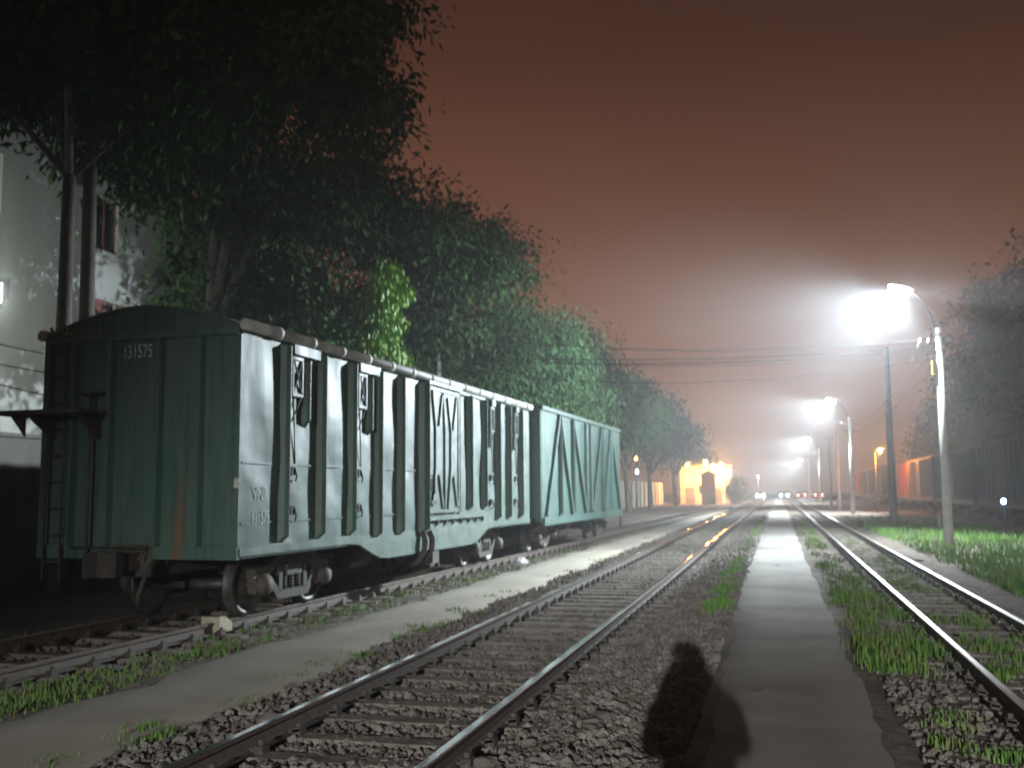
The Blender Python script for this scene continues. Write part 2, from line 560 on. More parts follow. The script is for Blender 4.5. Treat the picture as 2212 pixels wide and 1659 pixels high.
M['em_blue'] = emit('blue_white_lens', (0.22, 0.46, 1.0), 90.0)
M['em_head'] = emit('headlamp_lens', (1.0, 0.95, 0.86), 260.0)
M['em_tail'] = emit('tail_lamp_lens', (1.0, 0.12, 0.08), 90.0)
M['em_red'] = emit('red_signal_lens', (1.0, 0.16, 0.14), 80.0)
M['em_warm'] = emit('warm_small_lamp', (1.0, 0.45, 0.10), 30.0)

# ------------------------------------------------------------------ ground, paths, road
WX, WY, WS = -7.87, 11.3, 0.028           # siding: centre at WY and sideways drift per metre
MAIN_C, MAIN_G = -2.90, 1.50              # main track centre, distance of rail heads
RT_C, RT_G = 2.31, 1.11                   # narrow track on the right


def siding_x(y):
    return WX + WS * (y - WY)


def shoulder(x):
    """ground packed up level with the footpath on both sides of it"""
    return 0.078 / (1 + np.exp(-(x + 1.62) * 9)) / (1 + np.exp((x - 1.25) * 9))


def make_ground():
    xs = np.concatenate([[-600, -300, -120, -60, -40], np.arange(-30, -10, 1.0), np.arange(-10, 6, 0.16), np.arange(6, 20, 1.0),
                         [22, 30, 45, 70, 120, 300, 600]])
    ys = np.concatenate([[-600, -200, -80], np.arange(-40, 0, 4.0), np.arange(0, 40, 0.25), np.arange(40, 120, 2.0),
                         np.arange(120, 260, 10.0), [280, 320, 400, 500, 600]])
    X, Y = np.meshgrid(xs, ys)
    Z = np.full_like(X, -0.10)
    sx = WX + WS * (Y - WY)
    # ballast troughs under the three tracks, soil higher at the right and far left
    Z -= 0.018 * np.exp(-((X - MAIN_C) / 1.3) ** 4)
    Z -= 0.04 * np.exp(-((X - sx) / 1.2) ** 4)
    Z += 0.06 * (1 / (1 + np.exp(-(X - 3.6) * 4)))
    Z += shoulder(X) * (Y < 184)
    near = (np.abs(X) < 12) & (Y > -2) & (Y < 60)
    Z += np.where(near, RNG.normal(0, 0.011, X.shape), 0)
    ny, nx = X.shape
    idx = np.arange(nx * ny).reshape(ny, nx)
    f = np.stack([idx[:-1, :-1], idx[:-1, 1:], idx[1:, 1:], idx[1:, :-1]], -1).reshape(-1, 4)
    o = big_mesh('ground', np.stack([X, Y, Z], -1).reshape(-1, 3), f, 4, M['ground'], smooth=True)
    tag(o, kind='structure')


make_ground()


def strip(name, left, right, y0, y1, dy, ztop, thick, m, edge=0.05, bulge=0.0):
    """ground strip with ragged edges; left/right are functions of y"""
    ys = np.arange(y0, y1 + 1e-6, dy)
    n = 7
    vs = []
    for k, y in enumerate(ys):
        a = left(y) + edge * (math.sin(y * 1.7) * 0.5 + random.uniform(-1, 1))
        b = right(y) + edge * (math.sin(y * 1.3 + 2) * 0.5 + random.uniform(-1, 1))
        for j in range(n):
            t = j / (n - 1)
            z = ztop + bulge * math.sin(math.pi * t) + random.uniform(-1, 1) * 0.004 * (edge > 0.02)
            if j in (0, n - 1):
                z = ztop - thick
            x = a + (b - a) * t
            if j == 1: x = a + min(0.12, 0.05 + edge)
            if j == n - 2: x = b - min(0.12, 0.05 + edge)
            vs.append((x, y, z))
    idx = np.arange(len(vs)).reshape(len(ys), n)
    f = np.stack([idx[:-1, :-1], idx[:-1, 1:], idx[1:, 1:], idx[1:, :-1]], -1).reshape(-1, 4)
    o = big_mesh(name, np.array(vs), f, 4, m, smooth=True)
    return tag(o, kind='structure')


strip('footpath', lambda y: -0.50 - 0.0135 * max(0, min(y, 30)), lambda y: 0.76 - 0.003 * max(0, min(y, 30)), -40, 184, 0.4, 0.0, 0.13, M['concrete'], 0.035)
strip('dirt_path', lambda y: -6.0 + 0.006 * y, lambda y: -4.42, -40, 120, 0.5, -0.05, 0.08, M['dirt'], 0.12, 0.03)
strip('gravel_verge', lambda y: 3.1, lambda y: 3.8 + 0.25 * math.sin(y * 0.4), 13, 150, 0.5, -0.055, 0.06, M['ground'], 0.22, 0.02)
strip('road', lambda y: -60, lambda y: 60, 185, 195, 5.0, -0.03, 0.10, M['asphalt'], 0.0)


# ------------------------------------------------------------------ railway tracks
def rail_mesh(length, m_top, name, parent, x, y0):
    prof = [(-0.065, 0.0), (0.065, 0.0), (0.065, 0.012), (0.012, 0.03), (0.010, 0.105), (0.033, 0.118), (0.036, 0.143),
            (0.026, 0.150), (-0.026, 0.150), (-0.036, 0.143), (-0.033, 0.118), (-0.010, 0.105), (-0.012, 0.03), (-0.065, 0.012)]
    b = MB()
    n = len(prof)
    segs = int(length // 12.5) + 1
    ys = [y0 + length * i / segs for i in range(segs + 1)]
    vs, fs, mi = [], [], []
    for y in ys:
        for px, pz in prof:
            vs.append((x + px, y, -0.07 + pz))
    for i in range(segs):
        for k in range(n):
            k2 = (k + 1) % n
            b_ = (i * n + k, i * n + k2, (i + 1) * n + k2, (i + 1) * n + k)
            fs.append(b_)
            mi.append(1 if k in (6, 7, 8) else 0)
    b.add(vs, fs)
    b.mi = mi
    return b.build(name, [M['railside'], m_top], parent)


def sleeper_mb(b, cx, y, length, gauge, dz=0.0, j=0.0):
    w = 0.24
    hl = length / 2
    poly = [(-w / 2, -0.16), (w / 2, -0.16), (w / 2 - 0.025, 0.0), (-w / 2 + 0.025, 0.0)]
    b.prism([(a + y + j, c - 0.07 + dz) for a, c in poly], (cx - hl, 0, 0), (0, 1, 0), (0, 0, 1), (length, 0, 0))
    for sx in (-1, 1):
        for s2 in (-1, 1):
            x = cx + sx * gauge / 2 + s2 * 0.105
            b.box((x - 0.035, y + j - 0.05, -0.068), (x + 0.035, y + j + 0.05, -0.015), 1)
            b.box((x - 0.018, y + j - 0.018, -0.015), (x + 0.018, y + j + 0.018, 0.02), 1)
            b.bar((x + s2 * 0.03, y + j, -0.03), (x - s2 * 0.06, y + j, -0.045), 0.10, 0.02, mi=1)


def track(name, label, root_loc, rz, cx, gauge, y0, y1, ys0, slen, m_top, spacing=0.6):
    t = empty(name, root_loc, rz, label=label, cat='railway track', group='railway tracks side by side')
    for s in (-1, 1):
        rail_mesh(y1 - y0, m_top, 'rail', t, cx + s * gauge / 2, y0)
    rest = MB()
    y, k = ys0, 0
    while y < y1 - 0.5:
        j = random.uniform(-0.03, 0.03)
        if k < 100:
            b = MB()
            sleeper_mb(b, cx, y, slen, gauge, random.uniform(-0.012, 0.0), j)
            b.build('sleeper', [M['sleeper'], M['clip']], t)
        else:
            sleeper_mb(rest, cx, y, slen, gauge, random.uniform(-0.012, 0.0), j)
        y += spacing
        k += 1
    y = ys0 - spacing
    while y > y0 + 0.5:
        sleeper_mb(rest, cx, y, slen, gauge)
        y -= spacing
    o = rest.build('sleeper_run', [M['sleeper'], M['clip']], t)
    o['kind'] = 'stuff'
    return t


track('railway_track', 'main track with polished rails and concrete sleepers, left of the concrete path', (0, 0, 0), 0, MAIN_C,
      MAIN_G, -40, 184, 4.2, 2.5, M['railtop'])
track('railway_track', 'narrow track overgrown with weeds, right of the concrete path', (0, 0, 0), 0, RT_C, RT_G, -40, 184,
      5.6, 1.95, M['railtop_mid'])
track('railway_track', 'dull siding track carrying the parked green goods wagons', (WX, WY, 0), -math.atan(WS), 0, MAIN_G, -50, 92,
      -7.2, 2.4, M['railtop_old'])


# ------------------------------------------------------------------ loose stones and grass
def ico():
    t = (1 + 5 ** 0.5) / 2
    v = np.array([(-1, t, 0), (1, t, 0), (-1, -t, 0), (1, -t, 0), (0, -1, t), (0, 1, t), (0, -1, -t), (0, 1, -t),
                  (t, 0, -1), (t, 0, 1), (-t, 0, -1), (-t, 0, 1)], float)
    v /= np.linalg.norm(v[0])
    f = np.array([(0, 11, 5), (0, 5, 1), (0, 1, 7), (0, 7, 10), (0, 10, 11), (1, 5, 9), (5, 11, 4), (11, 10, 2), (10, 7, 6),
                  (7, 1, 8), (3, 9, 4), (3, 4, 2), (3, 2, 6), (3, 6, 8), (3, 8, 9), (4, 9, 5), (2, 4, 11), (6, 2, 10), (8, 6, 7), (9, 8, 1)])
    return v, f


def rand_rot(n):
    q = RNG.normal(size=(n, 4))
    q /= np.linalg.norm(q, axis=1, keepdims=True)
    w, x, y, z = q.T
    return np.stack([1 - 2 * (y * y + z * z), 2 * (x * y - z * w), 2 * (x * z + y * w),
                     2 * (x * y + z * w), 1 - 2 * (x * x + z * z), 2 * (y * z - x * w),
                     2 * (x * z - y * w), 2 * (y * z + x * w), 1 - 2 * (x * x + y * y)], -1).reshape(n, 3, 3)


def stones(name, pts, size, m, label):
    n = len(pts)
    v, f = ico()
    s = (RNG.lognormal(0, 0.35, (n, 1, 1)) * size) * RNG.uniform(0.6, 1.25, (n, 1, 3))
    V = v[None] * RNG.uniform(0.72, 1.2, (n, 12, 1)) * s
    V = np.einsum('nij,nkj->nki', rand_rot(n), V) + pts[:, None, :]
    F = (f[None] + (np.arange(n) * 12)[:, None, None]).reshape(-1, 3)
    o = big_mesh(name, V.reshape(-1, 3), F, 3, m)
    return tag(o, label=label, cat='gravel', kind='stuff')


def ysample(n, y0, y1, power=2.0):
    """denser close to the camera"""
    u = RNG.random(n)
    a, b = y0 ** (1 - power), y1 ** (1 - power)
    return (a + u * (b - a)) ** (1 / (1 - power))


def scatter(n, x0, x1, y0, y1, z, power=2.0):
    Y = ysample(n, y0, y1, power)
    X = RNG.uniform(x0, x1, n)
    return np.stack([X, Y, np.full(n, z)], -1)


p1 = scatter(17000, -4.75, -3.70, 3.6, 75, -0.105, 1.6)
p1[:, 2] += 0.05 * np.exp(-((p1[:, 0] + 4.25) / 0.3) ** 2) * RNG.uniform(0.3, 1.2, len(p1))
p2 = scatter(12000, -3.55, -2.25, 3.6, 60, -0.105, 1.6)
p3 = scatter(22000, -2.05, -0.66, 3.6, 75, -0.10, 1.6)
p3[:, 2] += 0.04 * RNG.random(len(p3)) * (p3[:, 0] > -1.6)
p3[:, 2] += shoulder(p3[:, 0])
stones('track_ballast', np.concatenate([p1, p2, p3]), 0.025, M['stone'], 'grey ballast stones between and beside the main rails')
p4 = scatter(9000, 0.85, 3.6, 4.5, 70, -0.09, 1.6)
p4[:, 2] += shoulder(p4[:, 0])
stones('verge_gravel', p4, 0.022, M['stone'], 'loose gravel around the narrow track on the right')
p5 = scatter(12000, -1.9, 1.7, 4.5, 60, -0.12, 1.5)
p5[:, 0] += siding_x(p5[:, 1])
stones('siding_gravel', p5, 0.028, M['stone'], 'loose stones around the siding under the wagons')


def blades(name, base, h, m, label, width=0.011, lean=0.45, cat='grass'):
    """bent grass blades at base points; h per blade"""
    base = base + np.stack([np.zeros(len(base)), np.zeros(len(base)), shoulder(base[:, 0])], -1)
    n = len(base)
    a = RNG.uniform(0, 2 * np.pi, n)
    d = np.stack([np.cos(a), np.sin(a), np.zeros(n)], -1)
    a2 = a + np.pi / 2 + RNG.uniform(-0.5, 0.5, n)
    s = np.stack([np.cos(a2), np.sin(a2), np.zeros(n)], -1) * (width * RNG.uniform(0.6, 1.5, (n, 1)))
    ln = (RNG.random((n, 1)) ** 1.3) * lean
    up = np.array([0, 0, 1.0])
    h = h[:, None]
    v = np.stack([base - s, base + s,
                  base + up * h * 0.55 + d * h * ln * 0.35 + s * 0.8, base + up * h * 0.55 + d * h * ln * 0.35 - s * 0.8,
                  base + up * h * (1 - 0.3 * ln) + d * h * ln], 1)
    o5 = (np.arange(n) * 5)[:, None]
    F = np.concatenate([o5 + np.array([0, 1, 2]), o5 + np.array([0, 2, 3]), o5 + np.array([3, 2, 4])])
    o = big_mesh(name, v.reshape(-1, 3), F, 3, m)
    return tag(o, label=label, cat=cat, kind='stuff')


def clumpy(n, x0, x1, y0, y1, nc, r, power=1.6, z=-0.09, shift=None):
    """points gathered in tufts"""
    c = scatter(nc, x0, x1, y0, y1, z, power)
    k = RNG.integers(0, nc, n)
    p = c[k] + np.concatenate([RNG.normal(0, r, (n, 2)), np.zeros((n, 1))], 1)
    if shift is not None:
        p[:, 0] += shift(p[:, 1])
    return p, RNG.uniform(0.6, 1.25, nc)[k]


b1 = scatter(26000, 3.7, 9.2, 11, 70, -0.05, 1.5)
kp = (np.sin(b1[:, 0] * 2.1 + np.sin(b1[:, 1] * 0.5) * 2) * np.sin(b1[:, 1] * 0.7) + RNG.normal(0, 0.35, len(b1))) > -0.55
b1 = b1[kp]
b1b, hb = clumpy(9000, 3.9, 9.0, 11, 60, 420, 0.16, z=-0.05)
blades('lawn_grass', np.concatenate([b1, b1b]), np.concatenate([RNG.uniform(0.06, 0.20, len(b1)), hb * RNG.uniform(0.12, 0.30, len(b1b))]),
       M['grass'], 'bright green rough grass around the lamp pole on the right', 0.013)
q1, h1 = clumpy(5200, 0.82, 1.40, 10.5, 75, 120, 0.09)
q2, h2 = clumpy(3000, 1.85, 2.75, 10.5, 40, 70, 0.11)
q3, h3 = clumpy(1100, 1.0, 3.2, 4.6, 9.0, 22, 0.10)
q3b, h3b = clumpy(1500, 1.0, 1.7, 11, 24, 36, 0.10)
blades('verge_grass', np.concatenate([q1, q2, q3, q3b]),
       np.concatenate([h1 * RNG.uniform(0.03, 0.17, len(q1)), h2 * RNG.uniform(0.03, 0.15, len(q2)), h3 * RNG.uniform(0.03, 0.11, len(q3)),
                       h3b * RNG.uniform(0.05, 0.20, len(q3b))]),
       M['weed'], 'tufts of weeds between the concrete path and narrow rails', 0.007)
q4, h4 = clumpy(2400, -1.10, -0.84, 14.5, 80, 110, 0.07)
q4b, h4b = clumpy(260, -0.98, -0.8, 15.2, 16.4, 6, 0.06)
blades('path_edge_grass', np.concatenate([q4, q4b]), np.concatenate([h4 * RNG.uniform(0.03, 0.13, len(q4)), h4b * RNG.uniform(0.05, 0.16, len(q4b))]),
       M['grass'], 'thin line of grass along the left edge of the path', 0.011)
q5, h5 = clumpy(3800, 0.95, 1.85, 5.2, 60, 190, 0.10, z=-0.08, shift=siding_x)
q6, h6 = clumpy(1500, -4.75, -4.4, 5.0, 45, 34, 0.11, z=-0.07)
blades('trackside_weeds', np.concatenate([q5, q6]), np.concatenate([h5 * RNG.uniform(0.03, 0.10, len(q5)), h6 * RNG.uniform(0.03, 0.10, len(q6))]),
       M['weed'], 'weeds growing between the wagons and the dirt path', 0.008)


# ------------------------------------------------------------------ wagons
def build_bogie(parent, yc, gauge=1.5, wb=1.75, r=0.42):
    bg = MB()
    bg.box((-1.05, yc - 0.22, 0.50), (1.05, yc + 0.22, 0.74))
    bg.lathe([(0.0, 0.74), (0.22, 0.74), (0.22, 0.90), (0, 0.90)], (0, yc, 0), (0, 0, 1), 16)
    for s in (-1, 1):
        bg.bar((-0.9, yc + s * 0.45, 0.38), (0.9, yc + s * 0.45, 0.38), 0.10, 0.08)
        bg.box((-0.66 - 0.0, yc + s * 0.41, 0.30), (-0.60, yc + s * 0.49, 0.62))
        bg.box((0.60, yc + s * 0.41, 0.30), (0.66, yc + s * 0.49, 0.62))
    bo = bg.build('bogie', M['steel'], parent)
    for sy in (-1, 1):
        w = MB()
        y = yc + sy * wb / 2
        w.tube([(-1.0, y, r), (1.0, y, r)], 0.075, 12)
        for sx in (-1, 1):
            x0 = sx * (gauge / 2 - 0.065)
            # profile from the flange inside to the tread outside
            w.lathe([(0.09, 0.0), (0.14, -0.01), (0.36, 0.0), (r + 0.028, 0.0), (r + 0.028, 0.028), (r, 0.045), (r - 0.006, 0.13),
                     (0.35, 0.135), (0.33, 0.085), (0.16, 0.085), (0.14, 0.14), (0.09, 0.14)], (x0, y, r), (sx, 0, 0), 36)
        w.build('wheelset', M['wheel'], bo)
    for sx in (-1, 1):
        f = MB()
        x0, x1 = sx * 0.90, sx * 1.03
        lo_, hi_ = min(x0, x1), max(x0, x1)
        h = wb / 2
        top = [(-h - 0.22, 0.50), (-h - 0.20, 0.64), (-h + 0.18, 0.68), (-0.42, 0.80), (0.42, 0.80), (h - 0.18, 0.68), (h + 0.20, 0.64), (h + 0.22, 0.50),
               (h - 0.15, 0.52), (0.40, 0.66), (-0.40, 0.66), (-h + 0.15, 0.52)]
        f.prism([(yc + a, b_) for a, b_ in top], (lo_, 0, 0), (0, 1, 0), (0, 0, 1), (hi_ - lo_, 0, 0))
        bot = [(-h + 0.10, 0.50), (-h + 0.22, 0.53), (-0.36, 0.30), (0.36, 0.30), (h - 0.22, 0.53), (h - 0.10, 0.50), (0.42, 0.18), (-0.42, 0.18)]
        f.prism([(yc + a, b_) for a, b_ in bot], (lo_, 0, 0), (0, 1, 0), (0, 0, 1), (hi_ - lo_, 0, 0))
        for k in (-1, 1):
            f.box((lo_, yc + k * 0.36 - 0.05, 0.28), (hi_, yc + k * 0.36 + 0.05, 0.68))
            xo = sx * 1.03
            f.lathe([(0.0, 0.0), (0.13, 0.0), (0.15, 0.03), (0.15, 0.10), (0.11, 0.16), (0, 0.17)], (sx * 0.99, yc + k * h, r), (sx, 0, 0), 18)
            f.box((lo_, yc + k * h - 0.15, 0.30), (hi_, yc + k * h + 0.15, 0.56))
        for k in (-0.2, -0.0, 0.2):                                   # coil springs
            pts = [(sx * 0.965 + 0.055 * math.cos(t * 0.9), yc + k + 0.055 * math.sin(t * 0.9), 0.31 + t * 0.0058) for t in range(0, 36)]
            f.tube(pts, 0.016, 6)
        f.build('side_frame', M['steel'], bo)
    return bo


def hat_rib(b, y, z0, z1, x, sgn, w=0.15, d=0.125, mi=0):
    """pressed upright rib on a side wall, with sloping ends"""
    prof = [(0, -w / 2 - 0.015), (d * 0.62, -w / 2 + 0.022), (d, -0.008), (d, 0.008), (d * 0.62, w / 2 - 0.022), (0, w / 2 + 0.015)]
    n = len(prof)
    vs = []
    for z, k in ((z0, 0.0), (z0 + 0.09, 1.0), (z1 - 0.05, 1.0), (z1, 0.0)):
        for px, py in prof:
            vs.append((x + sgn * px * k, y + py, z))
    fs = []
    for i in range(3):
        for k in range(n - 1):
            fs.append((i * n + k, i * n + k + 1, (i + 1) * n + k + 1, (i + 1) * n + k))
    b.add(vs, fs, mi)


def line_rib(b, pts, x, w=0.045, d=0.035):
    for (y0, z0), (y1, z1) in zip(pts[:-1], pts[1:]):
        b.bar((x + d / 2, y0, z0), (x + d / 2, y1, z1), w, d, up=(1, 0, 0))


def coupler(parent, y, sgn, name='coupler'):
    b = MB()
    b.box((-0.11, min(y, y + sgn * 0.45), 0.70), (0.11, max(y, y + sgn * 0.45), 0.92))
    b.box((-0.28, min(y, y + sgn * 0.06), 0.62), (0.28, max(y, y + sgn * 0.06), 1.02))
    b.prism([(-0.16, 0.0), (0.16, 0.0), (0.19, 0.18), (0.10, 0.32), (0.02, 0.20), (-0.06, 0.20), (-0.10, 0.34), (-0.19, 0.30)],
            (0, y + sgn * 0.45, 0.66), (1, 0, 0), (0, sgn, 0), (0, 0, 0.30))
    b.tube([(0.33, y, 0.82), (0.36, y + sgn * 0.18, 0.80), (0.35, y + sgn * 0.30, 0.62), (0.30, y + sgn * 0.34, 0.42), (0.28, y + sgn * 0.30, 0.30)], 0.028, 8)
    b.tube([(-0.40, y, 0.90), (-0.42, y + sgn * 0.16, 0.84), (-0.36, y + sgn * 0.30, 0.86)], 0.02, 8)
    b.tube([(-0.9, y + sgn * 0.10, 0.98), (0.25, y + sgn * 0.14, 0.98), (0.25, y + sgn * 0.30, 0.85)], 0.016, 8)
    return b.build(name, M['steel'], parent)


def grid_wall(b, x, y0, y1, z0, z1, ny, nz, sgn, bulge_at=(), amp=0.012):
    """side sheet with dents between the ribs"""
    vs = []
    for j in range(nz + 1):
        for i in range(ny + 1):
            y = y0 + (y1 - y0) * i / ny
            z = z0 + (z1 - z0) * j / nz
            d = amp * (math.sin(y * 2.9 + z * 0.8) * math.sin(z * 1.7 + y * 0.6) + 0.6 * math.sin(z * 4.1 + y * 1.9 + 1) * math.sin(y * 4.4))
            e = min(1.0, min(i, ny - i) / 3, min(j, nz - j) / 2)
            vs.append((x + sgn * d * e, y, z))
    fs = []
    for j in range(nz):
        for i in range(ny):
            a = j * (ny + 1) + i
            q = (a, a + 1, a + ny + 2, a + ny + 1)
            fs.append(q if sgn > 0 else q[::-1])
    b.add(vs, fs, 0, True)


def build_boxcar():
    t = empty('covered_goods_wagon', (WX, WY, 0.08), -math.atan(WS),
              label='large green covered goods wagon with a number on its end, nearest on the siding', cat='goods wagon',
              group='goods wagons on the siding')
    LEN, HW, ZF, ZE, ZP = 13.45, 1.47, 0.95, 3.72, 4.06
    G = M['green']
    # body: floor, dented side sheets, gabled ends
    b = MB()
    b.box((-HW + 0.02, 0.02, ZF - 0.10), (HW - 0.02, LEN - 0.02, ZF))
    grid_wall(b, HW, 0, LEN, ZF, ZE, 160, 24, 1, amp=0.017)
    grid_wall(b, -HW, 0, LEN, ZF, ZE, 50, 6, -1)
    arc = [(HW * math.cos(a), ZE + (ZP - ZE) * (1 - abs(math.cos(a)) ** 1.8)) for a in [math.pi * k / 16 for k in range(17)]]
    endpoly = [(-HW, ZF), (HW, ZF)] + arc
    b.prism(endpoly, (0, -0.004, 0), (1, 0, 0), (0, 0, 1), (0, 0.03, 0))
    b.prism(endpoly, (0, LEN - 0.026, 0), (1, 0, 0), (0, 0, 1), (0, 0.03, 0))
    b.build('body', G, t)
    # end ribs, header beam and corner posts
    for yy, sg in ((-0.004, -1), (LEN + 0.004, 1)):
        for x in (-0.98, -0.42, 0.30, 0.90):
            e = MB()
            e.prism([(-0.055, 0), (0.055, 0), (0.03, 0.09), (-0.03, 0.09)], (x, yy, ZF + 0.06), (1, 0, 0), (0, sg, 0), (0, 0, ZE - ZF - 0.16))
            e.build('end_rib', G, t)
        e = MB()
        e.box((-HW + 0.02, min(yy, yy + sg * 0.06), ZE - 0.09), (HW - 0.02, max(yy, yy + sg * 0.06), ZE + 0.0))
        e.build('header_beam', G, t)
        e = MB()
        for x in (-0.62, 0.02, 0.45):
            e.box((x - 0.02, min(yy, yy + sg * 0.02), ZE + 0.02), (x + 0.02, max(yy, yy + sg * 0.02), ZE + 0.30))
        e.build('gable_seam', G, t)
        e = MB()
        e.box((-HW, min(yy, yy + sg * 0.05), 0.84), (HW, max(yy, yy + sg * 0.05), ZF + 0.05))
        e.build('buffer_beam', G, t)
        for x in (-HW + 0.045, HW - 0.045):
            e = MB()
            e.box((x - 0.045, min(yy, yy + sg * 0.035), ZF + 0.06), (x + 0.045, max(yy, yy + sg * 0.035), ZE - 0.09))
            e.build('corner_post', G, t)
    # roof: shallow arch with seams and a gutter edge
    r = MB()
    n = 16
    prof = [((HW + 0.03) * math.cos(math.pi * k / n), ZE + 0.012 + (ZP - ZE) * (1 - abs(math.cos(math.pi * k / n)) ** 1.8)) for k in range(n + 1)]
    vs = [(px, y, pz) for y in (-0.02, LEN + 0.02) for px, pz in prof]
    r.add(vs, [(k, k + 1, n + 2 + k, n + 1 + k) for k in range(n)], 0, True)
    y = 0.75
    while y < LEN:
        pts = [(px * 1.003, y, pz + 0.012) for px, pz in prof]
        for a, c in zip(pts[:-1], pts[1:]):
            r.bar(a, c, 0.05, 0.03)
        y += 0.94
    for s in (-1, 1):
        g = MB()
        g.tube([(s * (HW + 0.05), -0.05, ZE + 0.03), (s * (HW + 0.05), LEN + 0.05, ZE + 0.03)], 0.075, 12)
        y = 0.75
        while y < LEN:
            g.tube([(s * (HW + 0.05), y - 0.05, ZE + 0.03), (s * (HW + 0.05), y + 0.05, ZE + 0.03)], 0.088, 12)
            y += 0.94
        g.build('roof_edge', M['roofedge'], t)
    # near gable edge trim stays the wagon's green
    r.build('roof', M['roof'], t)
    for yy in (-0.035, LEN + 0.012):
        r = MB()
        for a, c in zip(prof[:-1], prof[1:]):
            r.bar((a[0], yy + 0.015, a[1] - 0.008), (c[0], yy + 0.015, c[1] - 0.008), 0.03, 0.035)
        r.build('roof_trim', G, t)
    # side ribs on both sides; short ribs beside the shutters
    full = [0.99, 2.05, 3.07, 4.06, 5.01, 8.67, 9.64, 10.65, 11.49, 12.51]
    for s in full:
        for sg in (1, -1):
            e = MB()
            z0 = 1.0 if not 8.5 < s < 9.9 else 1.26
            if 3.6 < s < 6.5: z0 = 0.92
            hat_rib(e, s + 0.03, z0, ZE - 0.06, sg * HW, sg)
            e.build('side_rib', G, t)
    for z in (1.27, 2.02):
        e = MB()
        e.box((HW - 0.02, 0.02, z), (HW + 0.012, LEN - 0.02, z + 0.022))
        e.build('side_seam', G, t)
    for sg in (1, -1):
        e = MB()
        hat_rib(e, 6.08, 0.90, ZE - 0.06, sg * HW, sg, 0.26, 0.18)
        e.build('door_post', G, t)
        e = MB()
        hat_rib(e, 8.12, 1.2, ZE - 0.06, sg * HW, sg, 0.08, 0.05)
        e.build('door_post', G, t)
    for s in (1.62, 3.74, 9.98, 11.86):
        e = MB()
        hat_rib(e, s, 2.55, 3.52, HW, 1, 0.13, 0.10)
        e.build('shutter_guide', G, t)
    # vent shutters with crossed bars, chain and catches
    for s, far in ((1.18, 0), (3.30, 0), (10.16, 1), (12.08, 1)):
        e = MB()
        w = 0.30 if not far else 0.24
        e.box((HW, s, 2.96), (HW + 0.035, s + w, 3.50))
        e.box((HW + 0.035, s, 3.46), (HW + 0.06, s + w, 3.50))
        e.box((HW + 0.035, s, 2.96), (HW + 0.06, s + w, 3.00))
        e.box((HW + 0.035, s, 3.00), (HW + 0.06, s + 0.03, 3.46))
        e.box((HW + 0.035, s + w - 0.03, 3.00), (HW + 0.06, s + w, 3.46))
        e.box((HW, s - 0.01, 3.53), (HW + 0.09, s + w + 0.45 * (1 - far), 3.66))
        sh = e.build('vent_shutter', G, t)
        e = MB()
        e.bar((HW + 0.05, s + 0.03, 3.0), (HW + 0.05, s + w - 0.03, 3.46), 0.018, 0.02, up=(1, 0, 0))
        e.bar((HW + 0.056, s + w - 0.03, 3.0), (HW + 0.056, s + 0.03, 3.46), 0.018, 0.02, up=(1, 0, 0))
        e.tube([(HW + 0.05, s + 0.03, 2.96), (HW + 0.03, s + 0.10, 2.60), (HW + 0.02, s + 0.16, 2.05)], 0.010, 6)
        e.tube([(HW + 0.05, s + w - 0.04, 2.96), (HW + 0.03, s + 0.03, 2.62)], 0.012, 6)
        e.build('cross_bar', M['steel'], sh)
        for zz in (1.95, 1.42):
            e = MB()
            e.box((HW, s + 0.02, zz - 0.06), (HW + 0.05, s + 0.12, zz + 0.06))
            e.tube([(HW + 0.05, s + 0.10, zz + 0.04), (HW + 0.07, s + 0.13, zz - 0.08), (HW + 0.04, s + 0.15, zz - 0.14)], 0.012, 6)
            e.build('catch', M['steel'], t)
    # sliding door with pressed M-shaped ribs, its rails
    d = MB()
    X = HW + 0.05
    d.box((HW, 6.28, 1.26), (X, 8.00, 3.60))
    for lo, hi in (((X, 6.28, 1.26), (X + 0.02, 6.34, 3.60)), ((X, 7.94, 1.26), (X + 0.02, 8.00, 3.60)), ((X, 6.34, 3.54), (X + 0.02, 7.94, 3.60)),
                   ((X, 6.34, 1.26), (X + 0.02, 7.94, 1.32))):
        d.box(lo, hi)

    def dm(zx, zy):
        return 6.30 + (zx - 440) / 270.0 * 1.70, 3.58 - (zy - 330) / 960.0 * 2.28
    for pl in ([(470, 350), (497, 650), (497, 950), (470, 1250)], [(553, 370), (526, 620)], [(562, 350), (577, 650), (577, 1280)],
               [(600, 380), (630, 650), (630, 950), (605, 1280)], [(683, 360), (650, 640)], [(526, 1010), (560, 1270)], [(655, 1020), (688, 1260)]):
        line_rib(d, [dm(*q) for q in pl], X, 0.05, 0.035)
    dr = d.build('sliding_door', G, t)
    e = MB()
    e.tube([(X + 0.03, 6.40, 1.95), (X + 0.09, 6.40, 1.93), (X + 0.09, 6.40, 1.62), (X + 0.03, 6.40, 1.60)], 0.016, 8)
    e.box((X, 6.34, 1.42), (X + 0.06, 6.62, 1.50))
    e.box((X, 6.30, 1.66), (X + 0.07, 6.36, 1.90))
    e.build('door_latch', M['steel'], dr)
    e = MB()
    e.box((HW + 0.0, 6.25, 3.63), (HW + 0.11, 8.05, 3.70))
    e.box((HW + 0.0, 8.05, 3.61), (HW + 0.06, 9.75, 3.66))
    e.build('door_rail', G, t)
    e = MB()
    e.box((HW + 0.0, 6.25, 1.13), (HW + 0.10, 9.80, 1.20))
    for k in range(8):
        y = 6.4 + k * 0.46
        e.box((HW, y - 0.02, 1.03), (HW + 0.05, y + 0.02, 1.13))
    e.build('door_rail', G, t)
